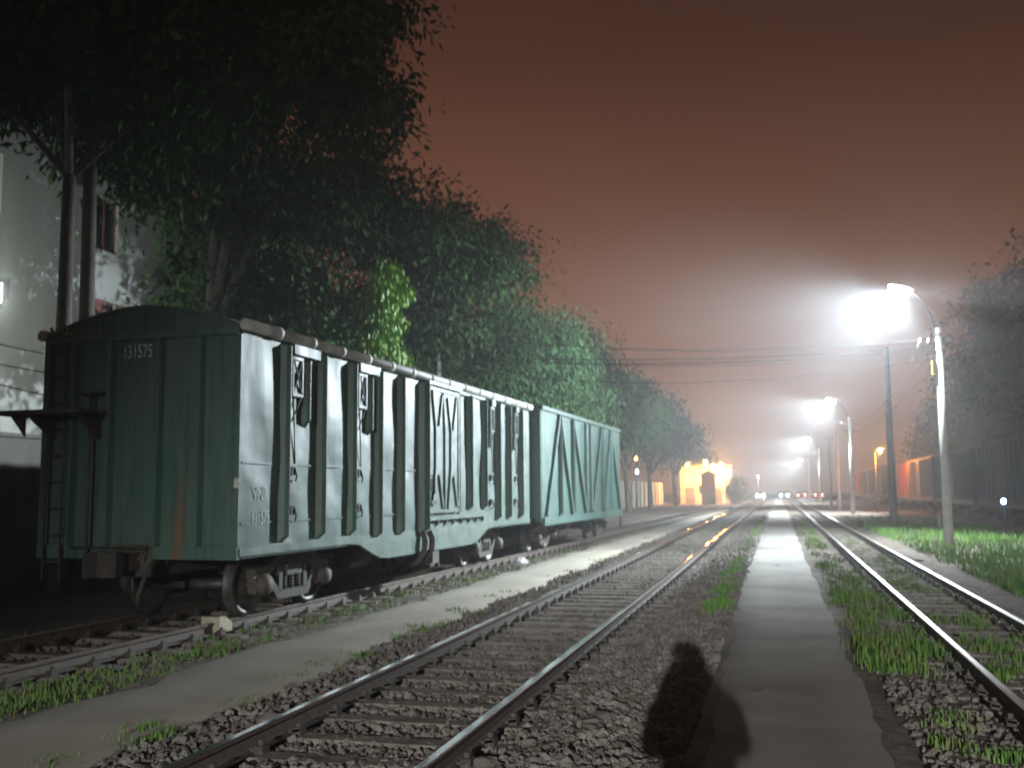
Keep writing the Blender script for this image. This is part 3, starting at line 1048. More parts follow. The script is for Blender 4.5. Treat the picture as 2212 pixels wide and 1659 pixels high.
    # fish-bellied side sills
    poly = [(0.0, ZF + 0.03), (0.0, 0.88), (3.05, 0.88), (3.45, 0.85), (3.9, 0.70), (4.25, 0.60), (4.6, 0.575), (8.85, 0.575), (9.2, 0.60), (9.55, 0.70),
            (10.0, 0.85), (10.4, 0.88), (LEN, 0.88), (LEN, ZF + 0.03)]
    for sg in (1, -1):
        e = MB()
        n = len(poly)
        vs = [(sg * (HW + q), y, z) for q in (-0.05, 0.012) for y, z in poly]
        half = n // 2
        # split in quads so that the concave outline fills cleanly
        fs = [(k, (k + 1) % n, n + (k + 1) % n, n + k) for k in range(n)]
        e.add(vs, fs)
        for off in (0, n):
            top_l = poly[0]
            cols = list(range(1, n - 1))
            ids = len(e.v)
            vv = []
            for c in cols:
                vv.append((sg * (HW + (0.012 if off else -0.05)), poly[c][0], poly[c][1]))
                vv.append((sg * (HW + (0.012 if off else -0.05)), poly[c][0], ZF + 0.03))
            e.add(vv, [(2 * k, 2 * k + 2, 2 * k + 3, 2 * k + 1) for k in range(len(cols) - 1)])
        e.build('side_sill', G, t)
    # brake gear under the door
    e = MB()
    for y in (6.02, 6.38):
        e.tube([(HW + 0.05, y, 0.95), (HW + 0.10, y + 0.02, 0.80), (HW + 0.09, y, 0.62), (HW - 0.02, y - 0.02, 0.42), (HW - 0.15, y - 0.03, 0.34)], [0.05, 0.06, 0.055, 0.05, 0.03], 10)
    e.box((HW - 0.10, 6.62, 0.34), (HW + 0.02, 6.95, 0.56))
    e.build('step_bracket', M['steel'], t)
    e = MB()
    e.lathe([(0, 0), (0.17, 0), (0.19, 0.05), (0.19, 0.75), (0.17, 0.80), (0, 0.80)], (0.5, 4.9, 0.52), (0, 1, 0), 20)
    e.tube([(-0.3, 3.4, 0.45), (0.1, 6.8, 0.48), (0.0, 10.0, 0.45)], 0.025, 8)
    e.box((-0.2, 0.4, 0.62), (0.2, LEN - 0.4, 0.85))
    e.build('brake_cylinder', M['steel'], t)
    # brakeman platform and ladder on the end
    e = MB()
    e.box((-1.74, -0.62, 2.66), (-0.42, -0.02, 2.715))
    e.prism([(0, 0), (-0.22, 0), (0, -0.26)], (-1.50, -0.32, 2.66), (1, 0, 0), (0, 0, 1), (0, 0.03, 0))
    for x in (-1.3, -0.6):
        e.prism([(0, 0), (-0.5, 0), (0, -0.30)], (x, -0.04, 2.66), (0, 1, 0), (0, 0, 1), (0.04, 0, 0))
    e.build('brake_platform', M['steel'], t)
    e = MB()
    for x in (-1.04, -1.30):
        e.tube([(x, -0.13, 0.55), (x, -0.13, 3.62)], 0.018, 8)
    z = 0.8
    while z < 3.6:
        e.tube([(-1.04, -0.13, z), (-1.30, -0.13, z)], 0.013, 6)
        z += 0.34
    for z in (1.2, 3.3):
        e.tube([(-1.04, -0.13, z), (-1.04, 0.0, z)], 0.014, 6)
    e.build('end_ladder', M['steel'], t)
    e = MB()
    e.tube([(-0.62, -0.16, 0.75), (-0.62, -0.16, 2.9)], 0.02, 8)
    e.lathe([(0.0, 0.0), (0.03, 0), (0.03, 0.06), (0.0, 0.06)], (-0.62, -0.16, 2.9), (0, 0, 1), 10)
    e.lathe([(0.155, 0), (0.17, 0.015), (0.155, 0.03), (0.14, 0.015), (0.155, 0)], (-0.62, -0.16, 2.93), (0, 0, 1), 20)
    e.build('handbrake', M['steel'], t)
    e = MB()
    for k in range(60):
        x = random.uniform(-1.42, -1.0); y = random.uniform(-0.14, 0.3)
        e.bar((x, y, ZE + 0.02), (x + random.uniform(-.15, .15), y + random.uniform(-.12, .12), ZE + random.uniform(0.04, 0.12)), 0.02, 0.006)
    e.build('fallen_twigs', M['chock'], t)
    coupler(t, 0, -1)
    coupler(t, LEN, 1)
    build_bogie(t, 2.20)
    build_bogie(t, LEN - 2.20)
    h = math.pi / 2
    text_part('end_number', '131575', 0.245, (-0.06, -0.009, 3.40), (h, 0, 0), M['letter'], t).scale = (0.62, 1, 1)
    text_part('side_lettering', 'VNR', 0.26, (HW + 0.022, 0.46, 1.56), (h, 0, h), M['letter'], t).scale = (0.75, 1, 1)
    text_part('side_lettering', '131575', 0.25, (HW + 0.022, 0.46, 1.26), (h, 0, h), M['letter'], t).scale = (0.62, 1, 1)
    e = MB()
    e.box((HW - 0.06, -0.05, 1.72), (HW + 0.02, -0.042, 1.84))
    e.build('label_holder', M['letter'], t)
    return t


boxcar = build_boxcar()


def build_gondola():
    s0 = 14.75
    t = empty('open_goods_wagon', (WX + s0 * math.sin(math.atan(WS)), WY + s0 * math.cos(math.atan(WS)), 0.08), -math.atan(WS),
              label='teal high-sided goods wagon with diagonal side braces, coupled behind the covered wagon', cat='goods wagon',
              group='goods wagons on the siding')
    LEN, HW, ZF, ZT = 11.5, 1.47, 1.05, 3.80
    G = M['teal']
    b = MB()
    b.box((-HW + 0.05, 0.05, ZF - 0.12), (HW - 0.05, LEN - 0.05, ZF))
    grid_wall(b, HW, 0, LEN, ZF - 0.1, ZT, 90, 14, 1)
    grid_wall(b, HW - 0.03, 0, LEN, ZF, ZT, 10, 4, -1, amp=0)
    grid_wall(b, -HW, 0, LEN, ZF - 0.1, ZT, 30, 6, -1)
    grid_wall(b, -HW + 0.03, 0, LEN, ZF, ZT, 10, 4, 1, amp=0)
    b.box((-HW, -0.004, ZF - 0.1), (HW, 0.03, ZT))
    b.box((-HW, LEN - 0.03, ZF - 0.1), (HW, LEN + 0.004, ZT))
    b.build('body', G, t)
    e = MB()
    for sg in (1, -1):
        e.box((sg * HW - 0.055, -0.05, ZT), (sg * HW + 0.055, LEN + 0.05, ZT + 0.10))
    e.box((-HW + 0.055, -0.05, ZT + 0.002), (HW - 0.055, 0.06, ZT + 0.098))
    e.box((-HW + 0.055, LEN - 0.06, ZT + 0.002), (HW - 0.055, LEN + 0.05, ZT + 0.098))
    e.build('top_rim', G, t)
    for sg in (1, -1):
        for y in (1.90, 3.50, 5.42, 6.08, 8.00, 9.60):
            e = MB()
            hat_rib(e, y, ZF - 0.1, ZT - 0.02, sg * HW, sg, 0.14 if abs(y - 5.75) > 0.5 else 0.2, 0.12)
            e.build('side_post', G, t)
        x = sg * (HW + 0.045)
        for (ya, yb) in ((1.86, 0.30), (2.00, 3.40), (3.62, 5.26)):
            for mir in (0, 1):
                a_, c_ = (ya, yb) if not mir else (LEN - ya, LEN - yb)
                e = MB()
                e.bar((x, a_, ZT - 0.04), (x, c_, ZF - 0.04), 0.13, 0.085, up=(sg, 0, 0))
                e.build('diagonal_brace', G, t)
        e = MB()
        e.box((sg * HW - 0.02, 0.0, ZF - 0.30), (sg * HW + 0.07, LEN, ZF - 0.10))
        e.build('side_sill', G, t)
    for yy, sg in ((0, -1), (LEN, 1)):
        for xx in (-1.40, -0.7, 0.0, 0.7, 1.40):
            e = MB()
            e.box((xx - 0.06, min(yy, yy + sg * 0.09), ZF - 0.2), (xx + 0.06, max(yy, yy + sg * 0.09), ZT - 0.01))
            e.build('end_post', G, t)
        e = MB()
        e.box((-HW, min(yy, yy + sg * 0.05), 2.3), (HW, max(yy, yy + sg * 0.05), 2.42))
        e.build('end_beam', G, t)
    e = MB()
    e.box((-0.2, 0.4, 0.62), (0.2, LEN - 0.4, 0.90))
    e.lathe([(0, 0), (0.17, 0), (0.17, 0.8), (0, 0.8)], (0.7, 5.2, 0.6), (0, 1, 0), 16)
    e.tube([(HW + 0.02, LEN - 0.25, 0.30), (HW + 0.02, LEN - 0.25, 0.75)], 0.02, 6)
    e.tube([(HW + 0.02, LEN - 0.05, 0.30), (HW + 0.02, LEN - 0.05, 0.75)], 0.02, 6)
    e.box((HW - 0.03, LEN - 0.27, 0.28), (HW + 0.07, LEN - 0.03, 0.31))
    e.build('centre_sill', M['steel'], t)
    coupler(t, 0, -1)
    coupler(t, LEN, 1)
    build_bogie(t, 1.9)
    build_bogie(t, LEN - 1.9)
    return t


build_gondola()

# wheel stop, litter beside the siding
e = MB()
e.prism([(-0.16, 0), (0.16, 0), (0.16, 0.10), (-0.02, 0.20), (-0.16, 0.20)], (-7.26, 12.02, -0.05), (0, 1, 0), (0, 0, 1), (0.26, 0, 0))
o = e.build('wheel_chock', M['chock'])
tag(o, 'pale block wedged on the siding rail in front of the covered wagon wheel', 'wheel chock')
e = MB()
pts = []
nb = 14
vs = []
for j in range(7):
    for k in range(nb):
        a = 2 * math.pi * k / nb
        rr = 0.17 * math.sin(math.pi * (j + 0.6) / 7.4) * (1 + 0.35 * random.uniform(-1, 1))
        vs.append((-5.98 + rr * math.cos(a), 23.6 + rr * math.sin(a), -0.09 + 0.26 * j / 6))
e.add(vs, [(j * nb + k, j * nb + (k + 1) % nb, (j + 1) * nb + (k + 1) % nb, (j + 1) * nb + k) for j in range(6) for k in range(nb)])
e.add([vs[6 * nb + k] for k in range(nb)], [tuple(range(nb))])
o = e.build('litter_bag', M['bag'])
tag(o, 'small white plastic bag lying in the weeds beside the covered wagon', 'litter')


# ------------------------------------------------------------------ train on the right
def build_far_wagon(m):
    t = empty('parked_wagon', (0, 0, 0))
    LEN, HW, ZF, ZE, ZP = 12.6, 1.45, 1.0, 3.70, 4.10
    b = MB()
    poly = [(-HW, ZF), (HW, ZF), (HW, ZE), (0.8, ZE + 0.28), (0.0, ZP), (-0.8, ZE + 0.28), (-HW, ZE)]
    b.prism(poly, (0, 0, 0), (1, 0, 0), (0, 0, 1), (0, LEN, 0))
    b.build('body', m, t)
    for k in range(13):
        y = 0.3 + k * 1.0
        for sg in (1, -1):
            e = MB()
            hat_rib(e, y, ZF + 0.05, ZE - 0.05, sg * HW, sg, 0.14, 0.09)
            e.build('side_rib', m, t)
    e = MB()
    e.box((-HW - 0.06, 5.3, ZF + 0.15), (-HW, 7.2, ZE - 0.15))
    e.box((-HW - 0.09, 5.3, ZE - 0.14), (-HW, 9.1, ZE - 0.08))
    e.build('sliding_door', m, t)
    e = MB()
    e.box((-HW, 0, 0.80), (HW, LEN, ZF - 0.003))
    e.build('underframe', M['steel'], t)
    coupler(t, 0, -1)
    coupler(t, LEN, 1)
    build_bogie(t, 2.1, 1.2)
    build_bogie(t, LEN - 2.1, 1.2)
    return t


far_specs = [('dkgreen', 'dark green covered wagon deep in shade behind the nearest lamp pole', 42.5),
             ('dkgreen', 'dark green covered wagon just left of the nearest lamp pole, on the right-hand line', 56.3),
             ('brownpaint', 'brown covered wagon with orange lamplight on its ribs, on the right-hand line', 70.1),
             ('redpaint', 'oxide red covered wagon on the right-hand line behind the tall bare pole', 83.9),
             ('jade', 'jade green covered wagon beyond the red wagon on the right-hand line', 97.7),
             ('brownpaint', 'brown covered wagon beyond the jade green wagon', 111.5),
             ('redpaint', 'oxide red covered wagon at the hazy far end of the right-hand line', 125.3)]
proto = None
for mk, lab, y in far_specs:
    if proto is None:
        proto = build_far_wagon(M[mk])
        w = proto
    else:
        w = copy_tree(proto)
    w.location = (11.05, y, 0.05)
    tag(w, lab, 'goods wagon', 'parked wagons on the right-hand line')
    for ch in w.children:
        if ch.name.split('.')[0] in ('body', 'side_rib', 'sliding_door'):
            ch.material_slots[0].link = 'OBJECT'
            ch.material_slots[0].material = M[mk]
t = empty('railway_track', (0, 0, 0), 0, label='track under the parked wagons at the far right', cat='railway track', group='railway tracks side by side')
for s in (-1, 1):
    rail_mesh(150, M['railtop_old'], 'rail', t, 11.05 + s * 0.6, 35).location = (0, 0, -0.03)

# ------------------------------------------------------------------ street lamps and poles
LAMPS = [  # lamp position, pole foot x
    (4.05, 34.6, 8.15, 5.14, 'pole lamp with long arm beside the narrow track, nearest of the lit row'),
    (3.90, 76.5, 8.10, 5.12, 'second lit pole lamp along the narrow track, behind the nearest one'),
    (3.90, 134.0, 8.10, 5.12, 'third lit pole lamp along the narrow track, in the haze'),
    (3.62, 176.0, 6.55, 5.0, 'smallest distant lit pole lamp near the level crossing'),
]


def build_lamp(px, py, pz, foot, label, first):
    t = empty('street_lamp', (foot, py, 0), 0, label=label, cat='street lamp', group='lit pole lamps along the narrow track')
    dx = px - foot
    b = MB()
    b.tube([(0, 0, -0.2), (0, 0, 6.85)], [0.15, 0.095], 14)
    b.build('pole', M['pole'], t)
    a = MB()
    zt = pz
    a.tube([(-0.05, 0, 6.0), (-0.10, 0, 6.7), (-0.22, 0, 7.35), (-0.55, 0, zt - 0.28), (dx * 0.75, 0, zt - 0.02), (dx + 0.15, 0, zt + 0.06)], 0.035, 8)
    for z in (6.1, 6.6):
        a.lathe([(0.125, 0), (0.14, 0.0), (0.14, 0.05), (0.125, 0.05)], (0, 0, z), (0, 0, 1), 14)
    a.build('lamp_arm', M['armdark'], t)
    # luminaire: shallow shell tilted towards the tracks, open underneath
    tilt = math.radians(16)
    h = MB()
    R = Matrix.Rotation(tilt, 3, 'Y')
    prof = [(-0.40, 0.02), (-0.36, 0.10), (-0.1, 0.16), (0.2, 0.15), (0.36, 0.09), (0.40, 0.02)]
    vs = []
    for q in (-0.17, -0.12, 0.12, 0.17):
        k = 1.0 if abs(q) < 0.15 else 0.55
        for x, z in prof:
            v = R @ Vector((x, q, 0.02 + (z - 0.02) * k))
            vs.append((dx + v.x, v.y, pz + v.z))
    n = len(prof)
    h.add(vs, [(i * n + k, i * n + k + 1, (i + 1) * n + k + 1, (i + 1) * n + k) for i in range(3) for k in range(n - 1)], 0, True)
    hd = h.build('lamp_head', M['metalgrey'], t)
    g = MB()
    vs = []
    nx_ = 8
    for j in range(5):
        for i in range(nx_ + 1):
            x = -0.33 + 0.66 * i / nx_
            y = -0.14 + 0.28 * j / 4
            z = -0.10 * (1 - (x / 0.36) ** 2) * (1 - (y / 0.17) ** 2)
            v = R @ Vector((x, y, z))
            vs.append((dx + v.x, v.y, pz + v.z))
    g.add(vs, [(j * (nx_ + 1) + i, (j + 1) * (nx_ + 1) + i, (j + 1) * (nx_ + 1) + i + 1, j * (nx_ + 1) + i + 1) for j in range(4) for i in range(nx_)], 0, True)
    g.build('lens', M['em_street'], hd)
    # fittings on the pole top
    f = MB()
    f.box((-0.62, -0.05, 6.30), (0.42, 0.05, 6.38))
    f.box((-0.42, -0.05, 5.85), (0.42, 0.05, 5.92))
    f.build('cross_arm', M['metalgrey'], t)
    for x in (-0.55, -0.3, 0.3, 0.38):
        i_ = MB()
        i_.lathe([(0.0, 0), (0.03, 0), (0.045, 0.03), (0.03, 0.06), (0.045, 0.09), (0.02, 0.13), (0, 0.13)], (x, 0, 6.38), (0, 0, 1), 10)
        i_.build('insulator', M['ceramic'], t)
    f = MB()
    f.box((-0.24, -0.16, 5.35), (-0.11, 0.10, 5.78))
    f.build('meter_box', M['yellowmetal'], t)
    ld = bpy.data.lights.new('lamp_light', 'SPOT')
    ld.energy = STREET_W * (1.0 if first else 0.6)
    ld.color = (0.80, 0.93, 1.0)
    ld.spot_size = math.radians(73 if first else 80)
    ld.spot_blend = 1.0
    ld.shadow_soft_size = 0.16
    lo_ = bpy.data.objects.new('lamp_light', ld)
    C.objects.link(lo_)
    lo_.parent = t
    lo_.location = (dx - 0.08, -0.02, pz - 0.24)
    lo_.rotation_euler = Vector((-0.64, -0.70, -0.32) if first else (-0.55, -0.75, -0.33)).to_track_quat('-Z', 'Y').to_euler()
    profile(ld, [(0.0, 0.0), (0.13, 0.02), (0.30, 0.55), (0.44, 1.0), (0.70, 0.62), (0.90, 0.40), (1.0, 0.35)], 'X', True)   # curve shaped to keep this light off the path
    ld = bpy.data.lights.new('lamp_spill', 'SPOT')
    ld.energy = SPILL_W * (1.0 if first else 1.5)
    ld.color = (0.80, 0.93, 1.0)
    ld.spot_size = math.radians(144)
    ld.spot_blend = 0.35
    ld.shadow_soft_size = 0.16
    lo_ = bpy.data.objects.new('lamp_spill', ld)
    C.objects.link(lo_)
    lo_.parent = t
    lo_.location = (dx - 0.05, 0, pz - 0.24)
    lo_.rotation_euler = (0, math.radians(34 if first else 42), 0)
    # long throw of the refractor along the path, cut off at 71 degrees from straight down
    ld = bpy.data.lights.new('lamp_beam', 'SPOT')
    ld.energy = BEAM_W * (1.0 if first else 0.8)
    ld.color = (0.86, 0.95, 1.0)
    ld.spot_size = math.radians(104 if first else 82)
    ld.spot_blend = 0.6
    ld.shadow_soft_size = 0.16
    lo_ = bpy.data.objects.new('lamp_beam', ld)
    C.objects.link(lo_)
    lo_.parent = t
    lo_.location = (dx, -0.01, pz - 0.24)
    lo_.rotation_euler = Vector((-0.14, -0.80, -0.58)).to_track_quat('-Z', 'Y').to_euler()
    low = [(0.10, 0.0), (0.14, 0.4), (0.20, 0.4), (0.232, 0.0)] if first else [(0.015, 0.05), (0.035, 1.0), (0.085, 1.0), (0.108, 0.0)]
    profile(ld, [(0.0, 0.0)] + low + [(0.29, 0.0), (0.335, 0.55), (0.375, 1.0), (0.46, 0.62), (0.6, 0.26), (0.8, 0.12), (1.0, 0.08)])
    return t


for i, q in enumerate(LAMPS):
    build_lamp(*q, i == 0)

# the floodlight behind the viewpoint that throws the photographer's shadow
t = empty('flood_light', (2.75, -30.0, 0), 0, label='tall floodlight mast behind the photographer, lighting the siding', cat='flood light')
b = MB()
b.tube([(0, 0, -0.2), (0, 0, 6.2)], [0.15, 0.09], 12)
b.build('pole', M['pole'], t)
b = MB()
b.box((-0.25, 0.05, 5.92), (0.25, 0.22, 6.28))
b.build('lamp_head', M['metalgrey'], t)
b = MB()
b.box((-0.21, 0.221, 5.96), (0.21, 0.232, 6.24))
b.build('lens', M['em_street'], t)
ld = bpy.data.lights.new('flood_lamp', 'SPOT')
ld.energy = BACK_W
ld.color = (0.93, 0.96, 0.94)
ld.spot_size = math.radians(36)
ld.spot_blend = 1.0
ld.shadow_soft_size = 0.12
fl = bpy.data.objects.new('flood_lamp', ld)
C.objects.link(fl)
fl.parent = t
fl.location = (0, 0.30, 6.1)
fl.rotation_euler = (math.radians(90 - 15), 0, math.radians(3))


def plain_pole(x, y, h, label, r0=0.17, r1=0.10, arms=()):
    t = empty('utility_pole', (x, y, 0), 0, label=label, cat='utility pole', group='bare concrete utility poles')
    b = MB()
    b.tube([(0, 0, -0.2), (0, 0, h)], [r0, r1], 12)
    b.build('pole', M['pole'], t)
    for z in arms:
        a = MB()
        a.box((-0.5, -0.04, z), (0.5, 0.04, z + 0.08))
        for xx in (-0.42, -0.2, 0.2, 0.42):
            a.lathe([(0.0, 0), (0.03, 0), (0.045, 0.04), (0.03, 0.07), (0.04, 0.1), (0, 0.13)], (xx, 0, z + 0.08), (0, 0, 1), 8)
        a.build('cross_arm', M['metalgrey'], t)
    return t


plain_pole(5.62, 55.0, 9.0, 'tall bare concrete pole in front of the brown and red wagons', 0.20, 0.13)
plain_pole(4.75, 86.0, 6.9, 'slim pale concrete pole between the second and third lit lamps', 0.15, 0.10)
plain_pole(5.2, 108.0, 7.2, 'slim concrete pole in the haze beyond the second lit lamp', 0.15, 0.10, (6.8,))
plain_pole(-11.6, 34.0, 7.9, 'concrete pole hidden among the siding trees, carrying the cables over the tracks', 0.16, 0.1, (7.3, 6.5))
plain_pole(5.3, -9.0, 7.6, 'concrete pole behind the photographer carrying the line cables', 0.16, 0.1, (7.0,))


def cable(a, b, sag, label, r=0.011, grp='overhead cables'):
    a, b = Vector(a), Vector(b)
    pts = []
    for k in range(25):
        s = k / 24
        p = a.lerp(b, s)
        p.z -= sag * 4 * s * (1 - s)
        pts.append(p)
    m = MB()
    m.tube(pts, r, 6)
    o = m.build('overhead_cable', M['cable'])
    return tag(o, label, 'cable', grp)


lab_x = 'thin dark cable strung across the tracks from the nearest lamp pole to the trees'
for k, (za, zb, sag) in enumerate(((6.52, 7.45, 0.55), (6.50, 7.30, 0.42), (6.30, 6.62, 0.34), (6.24, 6.58, 0.24), (6.18, 6.55, 0.38), (6.10, 6.50, 0.28),
                                   (6.02, 6.62, 0.40), (5.90, 6.20, 0.70))):
    cable((5.14 - 0.3 + 0.08 * k, 34.6, za), (-11.6, 34.0 + 0.05 * k, zb), sag, lab_x)
lab_y = 'thin cable running along the line to the right of the nearest lamp pole'
for k, (za, zb) in enumerate(((6.52, 7.6), (6.50, 7.4), (6.30, 7.1), (6.10, 6.95), (5.95, 6.6))):
    cable((5.14 + 0.1 * k, 34.6, za), (5.0 + 0.12 * k, -9.0, zb), 0.45 + 0.05 * k, lab_y, 0.008)
lab_z = 'thin cable running along the line between the nearest and second lamp poles'
for k, (za, zb) in enumerate(((6.52, 6.52), (6.12, 6.12))):
    cable((5.14 + 0.2 * k, 34.6, za), (5.12 + 0.2 * k, 76.5, zb), 0.7, lab_z)
cable((-15.0, 12.0, 5.2), (-13.2, 20.4, 4.6), 0.35, 'slack cable crossing in front of the white building, uppermost of three', 0.014, 'cables by the white building')
cable((-15.0, 12.0, 4.9), (-13.2, 20.4, 4.35), 0.45, 'slack cable crossing in front of the white building, middle of three', 0.014, 'cables by the white building')
cable((-15.0, 12.0, 4.7), (-13.2, 20.4, 3.55), 0.35, 'slack cable crossing in front of the white building, lowest of three', 0.014, 'cables by the white building')


# ------------------------------------------------------------------ trees
def leaf_cloud(lobes, nclump, nleaf, L_, spread, droop):
    """leaf quads gathered in clumps near the surface of the lobes"""
    lob = np.array([q[:3] for q in lobes], float)
    rad = np.array([q[3] if hasattr(q[3], '__len__') else (q[3],) * 3 for q in lobes], float)
    vol = rad.prod(1) ** (2 / 3)
    k = RNG.choice(len(lob), nclump, p=vol / vol.sum())
    d = RNG.normal(size=(nclump, 3))
    d /= np.linalg.norm(d, axis=1, keepdims=True)
    c = lob[k] + d * rad[k] * (RNG.random((nclump, 1)) ** 0.45)
    n = nclump * nleaf
    kk = np.repeat(np.arange(nclump), nleaf)
    sz = RNG.uniform(0.5, 1.3, nclump)[kk][:, None]
    off = RNG.normal(size=(n, 3)) * np.array([1, 1, 0.75]) * spread * sz
    p = c[kk] + off
    out = off / (np.linalg.norm(off, axis=1, keepdims=True) + 1e-6)
    a = out * 0.6 + RNG.normal(size=(n, 3)) * 0.55 + np.array([0, 0, -droop])
    a /= np.linalg.norm(a, axis=1, keepdims=True)
    s = np.cross(a, RNG.normal(size=(n, 3)))
    s /= np.linalg.norm(s, axis=1, keepdims=True)
    ln = L_ * RNG.uniform(0.6, 1.35, (n, 1))
    w = ln * RNG.uniform(0.13, 0.22, (n, 1))
    v = np.stack([p, p + a * ln * 0.45 + s * w, p + a * ln, p + a * ln * 0.45 - s * w], 1)
    F = np.arange(n * 4).reshape(n, 4)
    return v.reshape(-1, 3), F


def tree(name, label, base, lobes, nclump, nleaf, leaf, m='leaf', trunk=(0.28, 4.5), group=None, spread=0.42, droop=0.55, extra_trunks=(), lean=None):
    """lobes in coordinates relative to the base"""
    t = empty(name, base, 0, label=label, cat='tree', group=group)
    b = MB()
    r0, hh = trunk
    lean = lean or (random.uniform(-.25, .25), random.uniform(-.25, .25))
    fork = Vector((lean[0], lean[1], hh))
    b.tube([(0, 0, -0.3), (0, 0, 0.2), (lean[0] * 0.5, lean[1] * 0.5, hh * 0.55), fork], [r0 * 1.35, r0, r0 * 0.85, r0 * 0.7], 10)
    for q in lobes:
        c = Vector(q[:3])
        mid = fork.lerp(c, 0.5) + Vector((random.uniform(-.4, .4), random.uniform(-.4, .4), random.uniform(-.1, .5)))
        b.tube([fork - Vector((0, 0, 0.3)), mid, c], [r0 * 0.5, r0 * 0.3, r0 * 0.10], 7)
        rad = q[3] if hasattr(q[3], '__len__') else (q[3],) * 3
        for _ in range(3):
            d = Vector([random.gauss(0, 1) for _ in range(3)]).normalized()
            tip = c + Vector((d.x * rad[0], d.y * rad[1], abs(d.z) * rad[2] - 0.2)) * 0.85
            b.tube([mid.lerp(c, 0.6), c.lerp(tip, 0.5) + Vector((0, 0, 0.15)), tip], [r0 * 0.16, r0 * 0.10, r0 * 0.03], 5)
    for (ex, ey, eh) in extra_trunks:
        b.tube([(ex, ey, -0.3), (ex, ey, eh * 0.5), (ex * 0.9, ey * 0.9, eh)], [r0, r0 * 0.9, r0 * 0.75], 9)
    b.build('trunk', M['bark'], t)
    v, f = leaf_cloud(lobes, nclump, nleaf, leaf, spread, droop)
    big_mesh('crown', v, f, 4, M[m], t)
    return t


G1 = 'large trees in a row behind the siding'
# near trees: crowns fill the top left; the gaps between lobes let the sky and the white building through
tree('broadleaf_tree', 'huge dark tree at the far left, its twin trunks in front of the white building', (-13.0, 16.2, -0.1),
     [(1.2, -1.5, 11.0, (3.0, 2.8, 1.8)), (-1.5, 1.2, 11.6, (3.0, 2.8, 2.0)), (2.6, 1.8, 12.3, (2.8, 2.6, 2.0)), (0.4, 0.2, 14.2, (4.2, 4.0, 2.4)),
      (2.2, 0.5, 9.6, (2.2, 2.0, 1.1)), (-2.6, -1.0, 10.0, (2.4, 2.2, 1.4)), (-0.3, 2.6, 9.3, (1.8, 1.8, 1.1))],
     720, 80, 0.25, 'leaf', (0.17, 8.2), G1, extra_trunks=((0.0, 0.66, 8.6),), lean=(0, 0))
tree('broadleaf_tree', 'tallest dark tree of the row, crown cut off by the top edge', (-13.6, 22.0, -0.1),
     [(2.9, 0.8, 14.2, (2.6, 2.6, 1.7)), (0.5, -1.2, 15.6, (3.4, 3.2, 2.2)), (3.2, 0.2, 11.6, (2.0, 2.2, 1.2)), (-1.5, 0.8, 11.9, (2.6, 2.4, 1.5)),
      (1.0, 1.4, 9.0, (3.0, 2.4, 1.5)), (0.2, 1.5, 6.6, (2.4, 1.8, 1.4)), (3.1, -1.1, 16.3, (2.0, 2.0, 1.5))],
     760, 80, 0.25, 'leaf', (0.34, 6.0), G1)
tree('broadleaf_tree', 'dark spreading tree behind the middle of the covered wagon', (-13.1, 29.0, -0.1),
     [(2.2, 0.5, 10.0, (2.6, 2.8, 1.7)), (-0.5, -0.8, 11.4, (3.2, 3.0, 1.7)), (1.2, 1.6, 7.4, (2.8, 2.6, 1.7)), (3.3, 1.8, 9.2, (1.9, 2.0, 1.3)),
      (-1.8, 0.6, 7.2, (2.6, 2.6, 2.0)), (0.5, -1.4, 5.2, (2.6, 2.2, 1.5))],
     560, 64, 0.24, 'leaf', (0.3, 4.5), G1)
tree('broadleaf_tree', 'dark tree standing behind the coupling of the two wagons', (-13.2, 37.0, -0.1),
     [(2.8, -0.4, 10.2, (2.2, 2.6, 1.5)), (0.2, 0.8, 11.3, (3.2, 3.2, 1.6)), (2.0, 0.8, 7.6, (2.8, 2.8, 1.7)), (-1.4, -0.5, 8.2, (3.0, 3.0, 2.0)),
      (0.8, -0.6, 5.3, (3.0, 2.6, 1.5))],
     520, 64, 0.24, 'leaf', (0.3, 4.2), G1)
tree('weeping_tree', 'lighter green drooping tree lit by the lamps behind the braced wagon', (-11.3, 41.0, -0.1),
     [(2.2, -0.6, 7.6, (2.2, 2.6, 1.6)), (0.8, 1.6, 8.4, (2.4, 2.6, 1.5)), (2.6, 1.2, 5.6, (2.0, 2.6, 1.8)), (0.4, -1.8, 5.6, (2.2, 2.4, 1.8)), (1.8, -0.6, 4.0, (2.0, 2.6, 1.2))],
     480, 60, 0.20, 'leaf2', (0.26, 3.6), G1, 0.38, 1.2)
tree('weeping_tree', 'mid green drooping tree past the far end of the braced wagon', (-11.6, 51.0, -0.1),
     [(1.6, 0.0, 8.3, (2.4, 3.0, 1.8)), (0.0, 1.6, 9.6, (2.4, 3.0, 1.4)), (2.0, 1.0, 5.8, (2.4, 3.0, 1.8)), (0.4, -1.8, 5.0, (2.4, 2.4, 1.8))],
     340, 50, 0.24, 'leaf2', (0.26, 3.6), G1, 0.45, 1.0)
